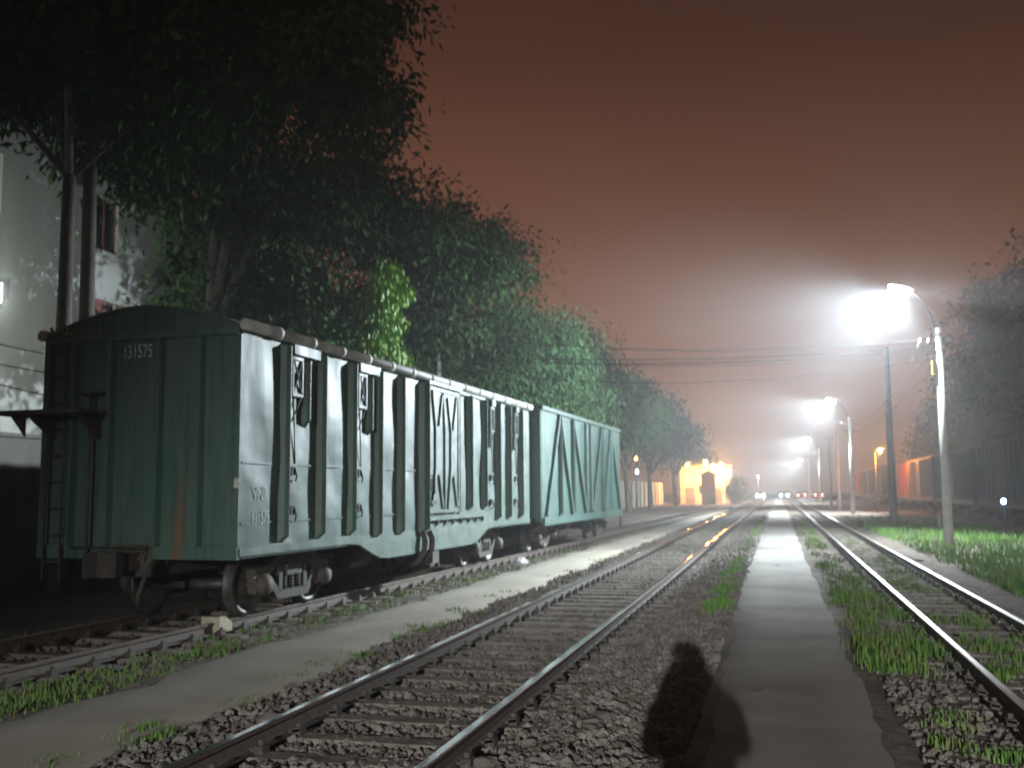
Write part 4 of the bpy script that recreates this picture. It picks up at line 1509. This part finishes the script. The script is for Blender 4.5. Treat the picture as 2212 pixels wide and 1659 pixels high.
for (y, h, lab, mm) in ((61.0, 10.4, 'hazy tree with rounded crown, first beyond the two wagons', 'leaf'),
                        (73.0, 11.2, 'hazy tall tree, second beyond the two wagons', 'leaf'),
                        (88.0, 11.8, 'hazy dark tree, third beyond the two wagons', 'leaf'),
                        (104.0, 11.4, 'hazy tree, fourth beyond the two wagons, with bare trunk by the cream wall', 'leaf'),
                        (122.0, 10.6, 'last hazy tree of the row, its drooping crown next to the orange lamps', 'leaf2')):
    x0 = -12.6 if y < 115 else -11.8
    tree('broadleaf_tree', lab, (x0, y, -0.1),
         [(1.2, -1.0, h - 3.0, (3.0, 3.4, 2.0)), (-1.0, 1.6, h - 2.2, (3.2, 3.4, 2.0)), (2.4, 1.6, h - 4.4, (2.2, 3.0, 1.8)), (0.6, 0.6, h - 1.4, (2.6, 3.0, 1.4)),
          (-1.2, -1.6, h - 4.8, (3.0, 3.0, 1.6))],
         230, 36, 0.36, mm, (0.3, 3.6), G1, 0.6, 0.7)
# darker trees further back close the view behind the wagon
for (x, y, h, lab) in ((-20.5, 31.5, 14.5, 'dark dense tree behind the row, close to the white building'),
                       (-22.5, 38.0, 13.5, 'dark dense tree behind the row, deep behind the middle of the covered wagon'),
                       (-20.0, 43.0, 11.0, 'dark dense tree behind the row, left of the drooping tree'),
                       (-19.5, 56.0, 10.5, 'dark dense tree far behind the drooping trees'),
                       (-19.5, 72.0, 10.0, 'dark dense tree far behind, beyond the two wagons')):
    tree('dense_tree', lab, (x, y, -0.1),
         [(0, 0, h * 0.72, (4.8, 4.8, h * 0.26)), (1.5, -2.5, h * 0.42, (4.4, 4.4, h * 0.24)), (-1.5, 2.5, h * 0.45, (4.4, 4.6, h * 0.26)), (0.5, 0.5, h * 0.22, (4.6, 5.5, h * 0.18))],
         460, 48, 0.44, 'leaf', (0.3, 3.0), 'dense trees further back', 0.6, 0.5)
# right-hand trees
for (x, y, h, lab) in ((15.0, 49.0, 12.5, 'dark tree at the right edge, behind the parked wagons'),
                       (16.0, 63.0, 17.0, 'tall dark tree on the right, its crown above the nearest lamp pole'),
                       (15.8, 79.0, 18.0, 'tall hazy tree on the right between nearest and second lamps'),
                       (19.5, 104.0, 16.0, 'far hazy tree on the right behind the brown wagon'),
                       (20.0, 130.0, 13.0, 'farthest hazy tree on the right behind the wagons')):
    tree('dense_tree', lab, (x, y, -0.1),
         [(0, 0, h * 0.80, (3.8, 4.2, h * 0.18)), (-1.6, -2.0, h * 0.52, (4.2, 4.2, h * 0.22)), (1.6, 2.5, h * 0.55, (4.2, 4.6, h * 0.24)), (-0.8, 0.5, h * 0.28, (4.0, 5.0, h * 0.18))],
         330, 40, 0.42, 'leaf', (0.32, 4.0), 'dark trees on the right', 0.6, 0.5)

# bright creeper hanging over a post behind the wagon
t = empty('creeper', (-9.75, 24.4, -0.1), 0, label='bright yellow-green creeper hanging in strands above the covered wagon roof', cat='creeper')
b = MB()
b.tube([(0, 0, 0), (0, 0, 7.6)], [0.08, 0.05], 8)
b.build('post', M['bark'], t)
lob = [(0.1 * math.sin(k), 0.5 * math.sin(k * 1.9), 7.6 - 0.33 * k, (0.30, 0.50 + 0.30 * math.sin(k * 1.1), 0.34)) for k in range(0, 13)]
v, f = leaf_cloud(lob, 520, 18, 0.17, 0.14, 2.6)
big_mesh('crown', v, f, 4, M['vine'], t)
# low dark bush by the orange yard
t = empty('bush', (-5.3, 131.0, -0.1), 0, label='dark rounded bush right of the orange-lit depot', cat='bush')
v, f = leaf_cloud([(0, 0, 1.2, (1.1, 1.2, 1.2)), (0.2, 0, 2.4, (0.8, 0.9, 1.0))], 110, 30, 0.3, 0.4, 0.3)
big_mesh('crown', v, f, 4, M['leaf'], t)
b = MB()
b.tube([(0, 0, -0.1), (0, 0, 1.5)], [0.1, 0.05], 8)
b.build('trunk', M['bark'], t)

# ------------------------------------------------------------------ buildings and walls
def white_building():
    t = empty('white_building', (-18.0, 17.0, -0.1), 0, label='tall white plastered building with red shutter, behind the trees at the left', cat='building')
    b = MB()
    # wall facing the track with window holes left between the piers: local x 0 is the facade
    y0, y1, H = -8.0, 9.9, 11.6
    wins = [(-6.0, -4.6), (-2.4, -1.0), (1.6, 3.05), (6.55, 7.55)]
    zs = [(1.1, 2.6), (5.5, 7.2), (8.6, 10.1)]
    xs = [y0] + [q for w in wins for q in w] + [y1]
    for i in range(len(xs) - 1):
        a, c = xs[i], xs[i + 1]
        if i % 2 == 0:
            b.box((-0.25, a, 0), (0, c, H))
        else:
            z = 0
            for lo, hi in zs:
                b.box((-0.25, a, z), (0, c, lo))
                z = hi
            b.box((-0.25, a, z), (0, c, H))
    b.box((-12, y1 - 0.25, 0), (-0.252, y1 - 0.002, H))
    b.box((-12, y0 + 0.002, 0), (-0.252, y0 + 0.25, H))
    b.box((-12.0, y0 + 0.25, 0), (-11.75, y1 - 0.25, H))
    b.build('wall', M['plaster'], t)
    r = MB()
    r.box((-12.3, y0 - 0.3, H), (0.45, y1 + 0.3, H + 0.25))
    r.build('roof', M['greywall'], t)
    for i, (a, c) in enumerate(wins):
        for j, (lo, hi) in enumerate(zs):
            f = MB()
            for q in ((a, lo, a + 0.06, hi), (c - 0.06, lo, c, hi), (a + 0.06, hi - 0.06, c - 0.06, hi), (a + 0.06, lo, c - 0.06, lo + 0.06),
                      ((a + c) / 2 - 0.03, lo + 0.06, (a + c) / 2 + 0.03, hi - 0.06)):
                f.box((-0.16, q[0], q[1]), (-0.10, q[2], q[3]))
            fr = f.build('window', M['redwood'], t)
            g = MB()
            g.box((-0.15, a + 0.06, lo + 0.06), (-0.13, c - 0.06, hi - 0.06))
            g.build('pane', M['darkglass'], fr)
    s = MB()
    for (a, c) in ((6.55 - 0.0, 7.05), (7.55, 8.05)):
        s.box((0.012, a, 5.5), (0.05, c, 7.2))
        for k in range(9):
            s.box((0.05, a + 0.05, 5.58 + k * 0.18), (0.065, c - 0.05, 5.66 + k * 0.18))
    s.build('shutter', M['redwood'], t)
    lm = MB()
    lm.box((0.0, 2.92, 6.25), (0.10, 3.04, 6.98))
    hold = lm.build('lamp_bracket', M['metalgrey'], t)
    lm = MB()
    lm.tube([(0.16, 2.98, 6.42), (0.16, 2.98, 6.88)], 0.04, 10)
    lm.build('tube_lamp', M['em_tube'], hold)
    ld = bpy.data.lights.new('tube_light', 'POINT')
    ld.energy = 12.0
    ld.color = (0.85, 0.97, 0.95)
    ld.shadow_soft_size = 0.15
    lo_ = bpy.data.objects.new('tube_light', ld)
    C.objects.link(lo_)
    lo_.parent = t
    lo_.location = (0.45, 2.98, 6.6)


white_building()


def wall(name, label, x, y0, y1, h, m, grp=None):
    t = empty(name, (x, y0, -0.1), 0, label=label, cat='wall', group=grp)
    b = MB()
    b.box((-0.11, 0, 0), (0.11, y1 - y0, h))
    b.build('wall_panel', m, t)
    b = MB()
    b.box((-0.17, -0.03, h), (0.17, y1 - y0 + 0.03, h + 0.08))
    b.build('coping', m, t)
    y = 0.0
    while y < y1 - y0 + 0.1:
        p = MB()
        p.box((0.111, y, 0), (0.26, y + 0.35, h - 0.02))
        p.build('pier', m, t)
        y += 3.5
    return t


wall('compound_wall', 'dark grey cement wall at the far left under the white building', -14.4, 4.0, 33.0, 2.95, M['greywall'])
wall('compound_wall', 'cream wall seen between the trunks beyond the wagons', -15.2, 62.0, 138.0, 2.7, M['cream'])


def depot():
    t = empty('depot_building', (-12.8, 139.0, -0.1), 0, label='low depot building lit orange by a row of sodium lamps, beyond the trees', cat='building')
    b = MB()
    b.box((0, 0, 0), (6.6, 8, 4.9))
    b.build('wall', M['cream'], t)
    b = MB()
    b.box((-0.3, -0.5, 4.902), (6.9, 8.4, 5.15))
    b.build('roof', M['greywall'], t)
    for x in (0.7, 4.3):
        d = MB()
        d.box((x, -0.04, 0), (x + 1.2, -0.001, 2.2))
        d.build('door', M['greywall'], t)
    for x in (2.5, 6.0):
        f = MB()
        f.box((x, -0.05, 1.4), (x + 0.5, -0.001, 2.5))
        f.build('window', M['darkglass'], t)
    for k, (x, z) in enumerate(((1.1, 5.45), (3.5, 5.62), (4.55, 5.05), (5.55, 5.25))):
        h = MB()
        h.tube([(x, -0.5, z - 0.35), (x, -0.9, z + 0.1), (x, -1.3, z + 0.15)], 0.04, 6)
        h.box((x - 0.25, -1.55, z + 0.08), (x + 0.25, -1.05, z + 0.18))
        hd = h.build('flood_lamp', M['metalgrey'], t)
        g = MB()
        g.lathe([(0.0, -0.55), (0.17, -0.50), (0.26, -0.30), (0.24, -0.05), (0.16, 0.075), (0, 0.075)], (x, -1.3, z), (0, 0, 1), 14)
        g.build('lens', M['em_sodium'], hd)
        ld = bpy.data.lights.new('sodium_light', 'POINT')
        ld.energy = SODIUM_W
        ld.color = (1.0, 0.38, 0.07)
        ld.shadow_soft_size = 0.3
        o = bpy.data.objects.new('sodium_light', ld)
        C.objects.link(o)
        o.parent = t
        o.location = (x, -1.75, z - 0.3)


depot()
t = empty('gate_pillar', (-8.55, 131.5, -0.1), 0, label='dark brick pillar standing in front of the orange-lit depot', cat='pillar')
b = MB()
b.box((-0.85, -0.6, 0), (0.85, 0.6, 3.6))
b.build('shaft', M['greywall'], t)
b = MB()
b.box((-1.0, -0.75, 3.6), (1.0, 0.75, 3.85))
b.prism([(-0.95, 0), (0.95, 0), (0, 0.5)], (0, -0.7, 3.85), (1, 0, 0), (0, 0, 1), (0, 1.4, 0))
b.build('cap', M['greywall'], t)

# sodium lamp above the parked wagons, small lamps
t = empty('sodium_lamp', (7.25, 82.0, 0), 0, label='small orange lamp on a thin mast in front of the parked wagons', cat='lamp')
b = MB()
b.tube([(0, 0, -0.1), (0, 0, 4.3)], [0.05, 0.04], 8)
b.tube([(0, 0, 4.3), (0.1, 0, 4.65), (0.35, 0, 4.72)], 0.025, 6)
b.build('pole', M['metalgrey'], t)
b = MB()
b.lathe([(0, 0), (0.10, 0.02), (0.15, 0.12), (0.09, 0.22), (0, 0.24)], (0.38, 0, 4.50), (0, 0, 1), 12)
b.build('lens', M['em_sodium'], t)
ld = bpy.data.lights.new('sodium_light', 'POINT')
ld.energy = 1600.0
ld.color = (1.0, 0.36, 0.05)
ld.shadow_soft_size = 0.2
o = bpy.data.objects.new('sodium_light', ld)
C.objects.link(o)
o.parent = t
o.location = (0.45, -0.3, 4.45)

t = empty('signal_lamp', (8.35, 42.6, 0), 0, label='low post with a glaring blue-white lamp at the far right', cat='lamp')
b = MB()
b.tube([(0, 0, -0.1), (0, 0, 1.12)], 0.035, 8)
b.box((-0.10, 0.0, 1.08), (0.10, 0.14, 1.34))
b.build('post', M['armdark'], t)
b = MB()
b.lathe([(0.085, 0.0), (0.075, 0.02), (0.04, 0.035), (0, 0.04)], (0, -0.001, 1.21), (0, -1, 0), 16)
b.build('lens', M['em_blue'], t)

for (x, y, z, mk, lab) in ((-13.4, 100.0, 3.5, 'em_blue', 'small white lamp on a post among the far tree trunks'),
                           (-13.9, 103.0, 4.9, 'em_warm', 'small orange lamp on a post among the far tree trunks')):
    t = empty('post_lamp', (x, y, -0.1), 0, label=lab, cat='lamp')
    b = MB()
    b.tube([(0, 0, 0), (0, 0, z)], 0.05, 8)
    b.build('post', M['metalgrey'], t)
    b = MB()
    b.lathe([(0, 0), (0.12, 0.05), (0.14, 0.2), (0.06, 0.36), (0, 0.38)], (0, 0, z), (0, 0, 1), 12)
    b.build('lens', M[mk], t)

# lamp added on the compound wall, out of view, to brighten the white building
t = empty('added_wall_lamp', (-14.4, 12.6, 2.93), 0, label='added floodlight on the grey wall, out of view, brightening the white building', cat='lamp')
b = MB()
b.tube([(0, 0, 0), (0, 0, 0.25)], 0.03, 8)
b.box((-0.15, -0.12, 0.25), (0.05, 0.12, 0.45))
b.build('lamp_head', M['metalgrey'], t)
b = MB()
b.box((-0.162, -0.10, 0.27), (-0.152, 0.10, 0.43))
b.build('lens', M['em_tube'], t)
ld = bpy.data.lights.new('added_wall_light', 'SPOT')
ld.energy = ADDED_WALL_W
ld.color = (0.92, 1.0, 0.95)
ld.spot_size = math.radians(84)
ld.spot_blend = 1.0
ld.shadow_soft_size = 0.2
o = bpy.data.objects.new('added_wall_light', ld)
C.objects.link(o)
o.parent = t
o.location = (-0.22, 0, 0.35)
o.rotation_euler = Vector((-0.42, 0.88, 0.22)).to_track_quat('-Z', 'Y').to_euler()

# small white marker post in the grass
b = MB()
b.box((-0.06, -0.06, 0), (0.06, 0.06, 0.62))
b.add([(-0.06, -0.06, 0.62), (0.06, -0.06, 0.62), (0.06, 0.06, 0.62), (-0.06, 0.06, 0.62), (0, 0, 0.70)], [(0, 1, 4), (1, 2, 4), (2, 3, 4), (3, 0, 4)])
o = b.build('marker_post', M['whitepaint'])
o.location = (7.05, 50.0, -0.08)
tag(o, 'small pale marker post standing in the grass left of the nearest lamp pole', 'marker post')

# railway signal with red aspect
t = empty('railway_signal', (-3.25, 178.0, -0.1), 0, label='railway signal mast showing a red light at the crossing', cat='railway signal')
b = MB()
b.tube([(0, 0.15, 0), (0, 0.15, 4.5)], 0.07, 8)
b.build('mast', M['metalgrey'], t)
b = MB()
b.box((-0.22, -0.02, 3.4), (0.22, 0.14, 4.6))
b.build('signal_head', M['black'], t)
b = MB()
b.lathe([(0.16, 0.0), (0.15, 0.03), (0, 0.06)], (0, -0.021, 3.95), (0, -1, 0), 14)
b.build('lens', M['em_red'], t)


# ------------------------------------------------------------------ vehicles waiting at the crossing
def build_car(m):
    t = empty('car', (0, 0, 0))
    b = MB()
    side = [(0.0, 0.30), (4.1, 0.30), (4.15, 0.75), (3.9, 0.92), (3.15, 0.98), (2.55, 1.42), (1.1, 1.45), (0.35, 1.0), (0.02, 0.90)]
    b.prism(side, (-0.82, 0, 0), (0, 1, 0), (0, 0, 1), (1.64, 0, 0))
    b.build('body', m, t)
    b = MB()
    b.add([(-0.70, 0.40, 1.02), (0.70, 0.40, 1.02), (0.62, 1.06, 1.42), (-0.62, 1.06, 1.42)], [(0, 1, 2, 3)])
    o = b.build('windscreen', M['darkglass'], t)
    o.location = (0, -0.012, 0.01)
    for sx in (-1, 1):
        for y in (0.8, 3.3):
            b = MB()
            b.lathe([(0, 0), (0.2, 0), (0.31, 0.01), (0.32, 0.18), (0.2, 0.2), (0, 0.2)], (sx * 0.66, y, 0.32), (sx, 0, 0), 16)
            b.build('wheel', M['black'], t)
        b = MB()
        b.lathe([(0.14, 0), (0.12, 0.03), (0, 0.05)], (sx * 0.58, -0.002, 0.68), (0, -1, 0), 12)
        b.build('headlight', M['em_head'], t)
        b = MB()
        b.box((sx * 0.6 - 0.13, 4.151, 0.66), (sx * 0.6 + 0.13, 4.18, 0.76))
        b.build('tail_light', M['em_tail'], t)
    return t


car = build_car(M['carwhite'])
cars = [(-3.1, 186.2, 0.0, 'carwhite', 'white car facing the camera with glaring headlights, left of the path end'),
        (1.0, 186.5, 0.05, 'cardark', 'dark car facing the camera with the brightest headlights, at the end of the path'),
        (4.2, 192.0, math.pi - 0.05, 'carred', 'car showing red tail lights right of the path end'),
        (6.6, 194.0, math.pi + 0.1, 'cardark', 'car with red tail lights farthest right at the crossing')]
for k, (x, y, rz, mk, lab) in enumerate(cars):
    c = car if k == 0 else copy_tree(car)
    c.location = (x, y, -0.03)
    c.rotation_euler = (0, 0, rz)
    tag(c, lab, 'car', 'cars at the level crossing')
    for ch in c.children:
        if ch.name.startswith('body'):
            ch.material_slots[0].link = 'OBJECT'
            ch.material_slots[0].material = M[mk]


# ------------------------------------------------------------------ the photographer (only the shadow falls into the picture)
def skin_chain(name, verts, edges, radii, m, parent, root=0, sub=2):
    me = bpy.data.meshes.new(name)
    me.from_pydata(verts, edges, [])
    o = bpy.data.objects.new(name, me)
    C.objects.link(o)
    o.parent = parent
    md = o.modifiers.new('skin', 'SKIN')
    sv = me.skin_vertices[0].data if me.skin_vertices else None
    if sv is None:
        return o
    for i, r in enumerate(radii):
        sv[i].radius = (r, r) if not hasattr(r, '__len__') else r
        sv[i].use_root = (i == root)
    ss = o.modifiers.new('subsurf', 'SUBSURF')
    ss.levels = ss.render_levels = sub
    me.materials.append(m)
    for p in me.polygons:
        p.use_smooth = True
    md.use_smooth_shade = True
    return o


M['cloth'] = noisy('dark_jacket_cloth', (0.05, 0.055, 0.07), (0.035, 0.04, 0.05), 12, 0.9, 0.3, 60)
M['trousers'] = noisy('dark_trousers_cloth', (0.035, 0.035, 0.04), (0.05, 0.05, 0.055), 12, 0.9, 0.3, 60)
M['skin'] = mat('skin', (0.45, 0.27, 0.19), 0.55)
M['hair'] = mat('black_hair', (0.012, 0.010, 0.009), 0.6)
person = empty('person', (0.0934, -0.358, 0.0), YAW, label='standing person in dark jacket holding a compact camera up with both hands', cat='person')


def make_person(t):
    # body: one continuous skinned figure; y forward, z up
    V = [(0, 0, 0.98), (0, -0.01, 1.14), (0, -0.02, 1.32), (0, -0.01, 1.45), (0, 0.01, 1.52), (0, 0.03, 1.60), (0, 0.035, 1.68), (0, 0.03, 1.745),  # 0-7
         (0.19, -0.01, 1.42), (0.235, 0.07, 1.22), (0.105, 0.27, 1.55), (0.075, 0.325, 1.63),     # right arm 8-11
         (-0.19, -0.01, 1.42), (-0.235, 0.07, 1.22), (-0.105, 0.27, 1.55), (-0.075, 0.325, 1.63),  # left arm
         (0.10, 0, 0.90), (0.12, 0.02, 0.50), (0.13, -0.02, 0.10), (0.14, 0.12, 0.04),           # legs
         (-0.10, 0, 0.90), (-0.13, 0.02, 0.50), (-0.15, -0.02, 0.10), (-0.17, 0.12, 0.04)]
    E_ = [(0, 1), (1, 2), (2, 3), (3, 4), (4, 5), (5, 6), (6, 7), (3, 8), (8, 9), (9, 10), (10, 11), (3, 12), (12, 13), (13, 14), (14, 15),
          (0, 16), (16, 17), (17, 18), (18, 19), (0, 20), (20, 21), (21, 22), (22, 23)]
    R_ = [(0.17, 0.13), (0.16, 0.12), (0.18, 0.125), (0.13, 0.10), (0.058, 0.06), (0.075, 0.09), (0.085, 0.105), (0.055, 0.07),
          0.075, 0.058, 0.042, 0.03, 0.075, 0.058, 0.042, 0.03, 0.10, 0.068, 0.05, 0.04, 0.10, 0.068, 0.05, 0.04]
    skin_chain('body', V, E_, R_, M['skin'], t, 0)
    # clothing: lofted jacket and trousers a little wider than the body
    def loft(b, rings, n=20, oy=0.0):
        vs = [(cx + rx * math.cos(2 * math.pi * k / n), cy + ry * math.sin(2 * math.pi * k / n), z) for cx, cy, z, rx, ry in rings for k in range(n)]
        b.add(vs, [(i * n + k, i * n + (k + 1) % n, (i + 1) * n + (k + 1) % n, (i + 1) * n + k) for i in range(len(rings) - 1) for k in range(n)], 0, True)

    def limb(b, pts, rad, steps=5):
        pts = [Vector(p) for p in pts]
        P, R = [], []
        for i in range(len(pts) - 1):
            for k in range(steps):
                u = k / steps
                P.append(pts[i].lerp(pts[i + 1], u)); R.append(rad[i] + (rad[i + 1] - rad[i]) * u)
        P.append(pts[-1]); R.append(rad[-1])
        for _ in range(2):                                          # round the bend at the joint
            P = [P[0]] + [(P[k - 1] + P[k] * 2 + P[k + 1]) / 4 for k in range(1, len(P) - 1)] + [P[-1]]
        b.tube(P, R, 14)
    jk = MB()
    loft(jk, [(0, 0, 0.84, 0.205, 0.150), (0, 0, 0.86, 0.212, 0.155), (0, 0, 0.98, 0.205, 0.150), (0, -0.01, 1.14, 0.190, 0.140), (0, -0.015, 1.28, 0.205, 0.142),
              (0, -0.015, 1.38, 0.225, 0.140), (0, -0.01, 1.46, 0.222, 0.130), (0, -0.01, 1.505, 0.170, 0.110), (0, 0.0, 1.53, 0.090, 0.092), (0, 0.01, 1.555, 0.076, 0.082)])
    loft(jk, [(0, -0.05, 1.45, 0.10, 0.06), (0, -0.055, 1.49, 0.150, 0.105), (0, -0.055, 1.54, 0.155, 0.11), (0, -0.045, 1.59, 0.135, 0.10), (0, -0.035, 1.61, 0.11, 0.09)])   # hood shape added to close the light gap beside the neck
    for sx in (-1, 1):
        limb(jk, [(sx * 0.15, -0.01, 1.43), (sx * 0.20, 0.0, 1.39), (sx * 0.235, 0.07, 1.22), (sx * 0.108, 0.265, 1.54)], [0.08, 0.092, 0.078, 0.052])
    jk.build('jacket', M['cloth'], t)
    tr = MB()
    loft(tr, [(0, 0, 0.98, 0.165, 0.125), (0, 0, 0.90, 0.185, 0.135), (0, 0, 0.82, 0.175, 0.13), (0, 0, 0.76, 0.10, 0.10)])
    for q in (16, 20):
        sg = 1 if q == 16 else -1
        limb(tr, [(sg * 0.085, 0, 0.88), V[q + 1], V[q + 2]], [0.110, 0.085, 0.074])
    tr.build('trousers', M['trousers'], t)
    for sx in (-1, 1):
        s = MB()
        x0 = 0.14 * sx if sx > 0 else -0.16
        s.prism([(-0.09, 0), (0.20, 0), (0.20, 0.05), (0.10, 0.10), (-0.02, 0.13), (-0.09, 0.12)], (x0 - 0.05, 0, 0.002), (0, 1, 0), (0, 0, 1), (0.10, 0, 0))
        s.build('shoe', M['black'], t)
    # hair cap, face details
    h = MB()
    n = 18
    vs = []
    for j in range(7):
        ph = math.pi / 2 * j / 6
        for k in range(n):
            a = 2 * math.pi * k / n
            back = 1.0 if math.sin(a) < 0.25 else 0.55
            r = math.sin(ph)
            vs.append((0.098 * r * math.cos(a), 0.02 + 0.118 * r * math.sin(a), 1.675 + 0.125 * math.cos(ph) - (0.07 * (j / 6) ** 2 if back == 1.0 else 0.0)))
    h.add(vs, [(j * n + k, (j + 1) * n + k, (j + 1) * n + (k + 1) % n, j * n + (k + 1) % n) for j in range(6) for k in range(n)], 0, True)
    h.build('hair', M['hair'], t)
    f = MB()
    f.prism([(0, 0), (0.028, -0.012), (0.0, 0.045)], (-0.012, 0.135, 1.635), (0, 1, 0), (0, 0, 1), (0.024, 0, 0))
    f.build('nose', M['skin'], t)
    for sx in (-1, 1):
        e_ = MB()
        e_.lathe([(0.0, 0.012), (0.011, 0.006), (0.014, 0), (0, -0.002)], (sx * 0.034, 0.128, 1.672), (0, 1, 0), 12)
        e_.build('eye', M['ceramic'], t)
        e_ = MB()
        e_.lathe([(0.0, 0.01), (0.018, 0.012), (0.03, 0), (0.02, -0.008), (0, -0.008)], (sx * 0.098, 0.03, 1.65), (sx, 0, 0), 12)
        e_.build('ear', M['skin'], t)
    m_ = MB()
    m_.bar((-0.024, 0.124, 1.595), (0.024, 0.124, 1.595), 0.012, 0.010)
    m_.build('mouth', M['redwood'], t)
    # hands: palm and five fingers round the sides of the camera
    for sx in (-1, 1):
        V = [(sx * 0.075, 0.325, 1.63), (sx * 0.068, 0.345, 1.675), (sx * 0.060, 0.352, 1.715)]
        E2 = [(0, 1), (1, 2)]
        R2 = [0.026, (0.034, 0.016), (0.034, 0.013)]
        for k in range(4):
            z = 1.742 - 0.016 * k
            l = (0.92, 1.0, 0.95, 0.8)[k]
            i0 = len(V)
            V += [(sx * 0.060, 0.356, z), (sx * 0.058, 0.362 + 0.016 * l, z + 0.002), (sx * (0.040 - 0.006 * l), 0.384, z)]
            E2 += [(2, i0), (i0, i0 + 1), (i0 + 1, i0 + 2)]
            R2 += [0.0095, 0.0085, 0.0075]
        i0 = len(V)
        V += [(sx * 0.056, 0.322, 1.695), (sx * 0.040, 0.318, 1.722)]
        E2 += [(1, i0), (i0, i0 + 1)]
        R2 += [0.011, 0.009]
        skin_chain('hand', V, E2, R2, M['skin'], t, 0)


make_person(person)
cm = MB()
cm.box((-0.048, -0.045, -0.03), (0.048, -0.022, 0.03))
cm.lathe([(0.027, 0), (0.027, 0.010), (0.022, 0.012), (0, 0.012)], (0, -0.022, 0), (0, 1, 0), 18)
cm.box((0.018, -0.04, 0.03), (0.034, -0.028, 0.035))
o = cm.build('compact_camera', M['black'])
o.location = (0, 0, CAMZ)
o.rotation_euler = (PITCH, 0, YAW)
tag(o, 'small black compact camera held up by the standing person', 'camera')

# ------------------------------------------------------------------ night haze
b = MB()
b.box((-620, -620, -1.6), (620, 620, 26.0))
hz = b.build('haze', bpy.data.materials.new('night_haze'))
tag(hz, kind='stuff')
hm = hz.data.materials[0]
hm.use_nodes = True
nt = hm.node_tree
nt.nodes.clear()
out = nt.nodes.new('ShaderNodeOutputMaterial')
pv = nt.nodes.new('ShaderNodeVolumePrincipled')
pv.inputs['Color'].default_value = (0.90, 0.93, 0.96, 1)
pv.inputs['Density'].default_value = HAZE_D
pv.inputs['Anisotropy'].default_value = 0.7
nt.links.new(pv.outputs[0], out.inputs['Volume'])
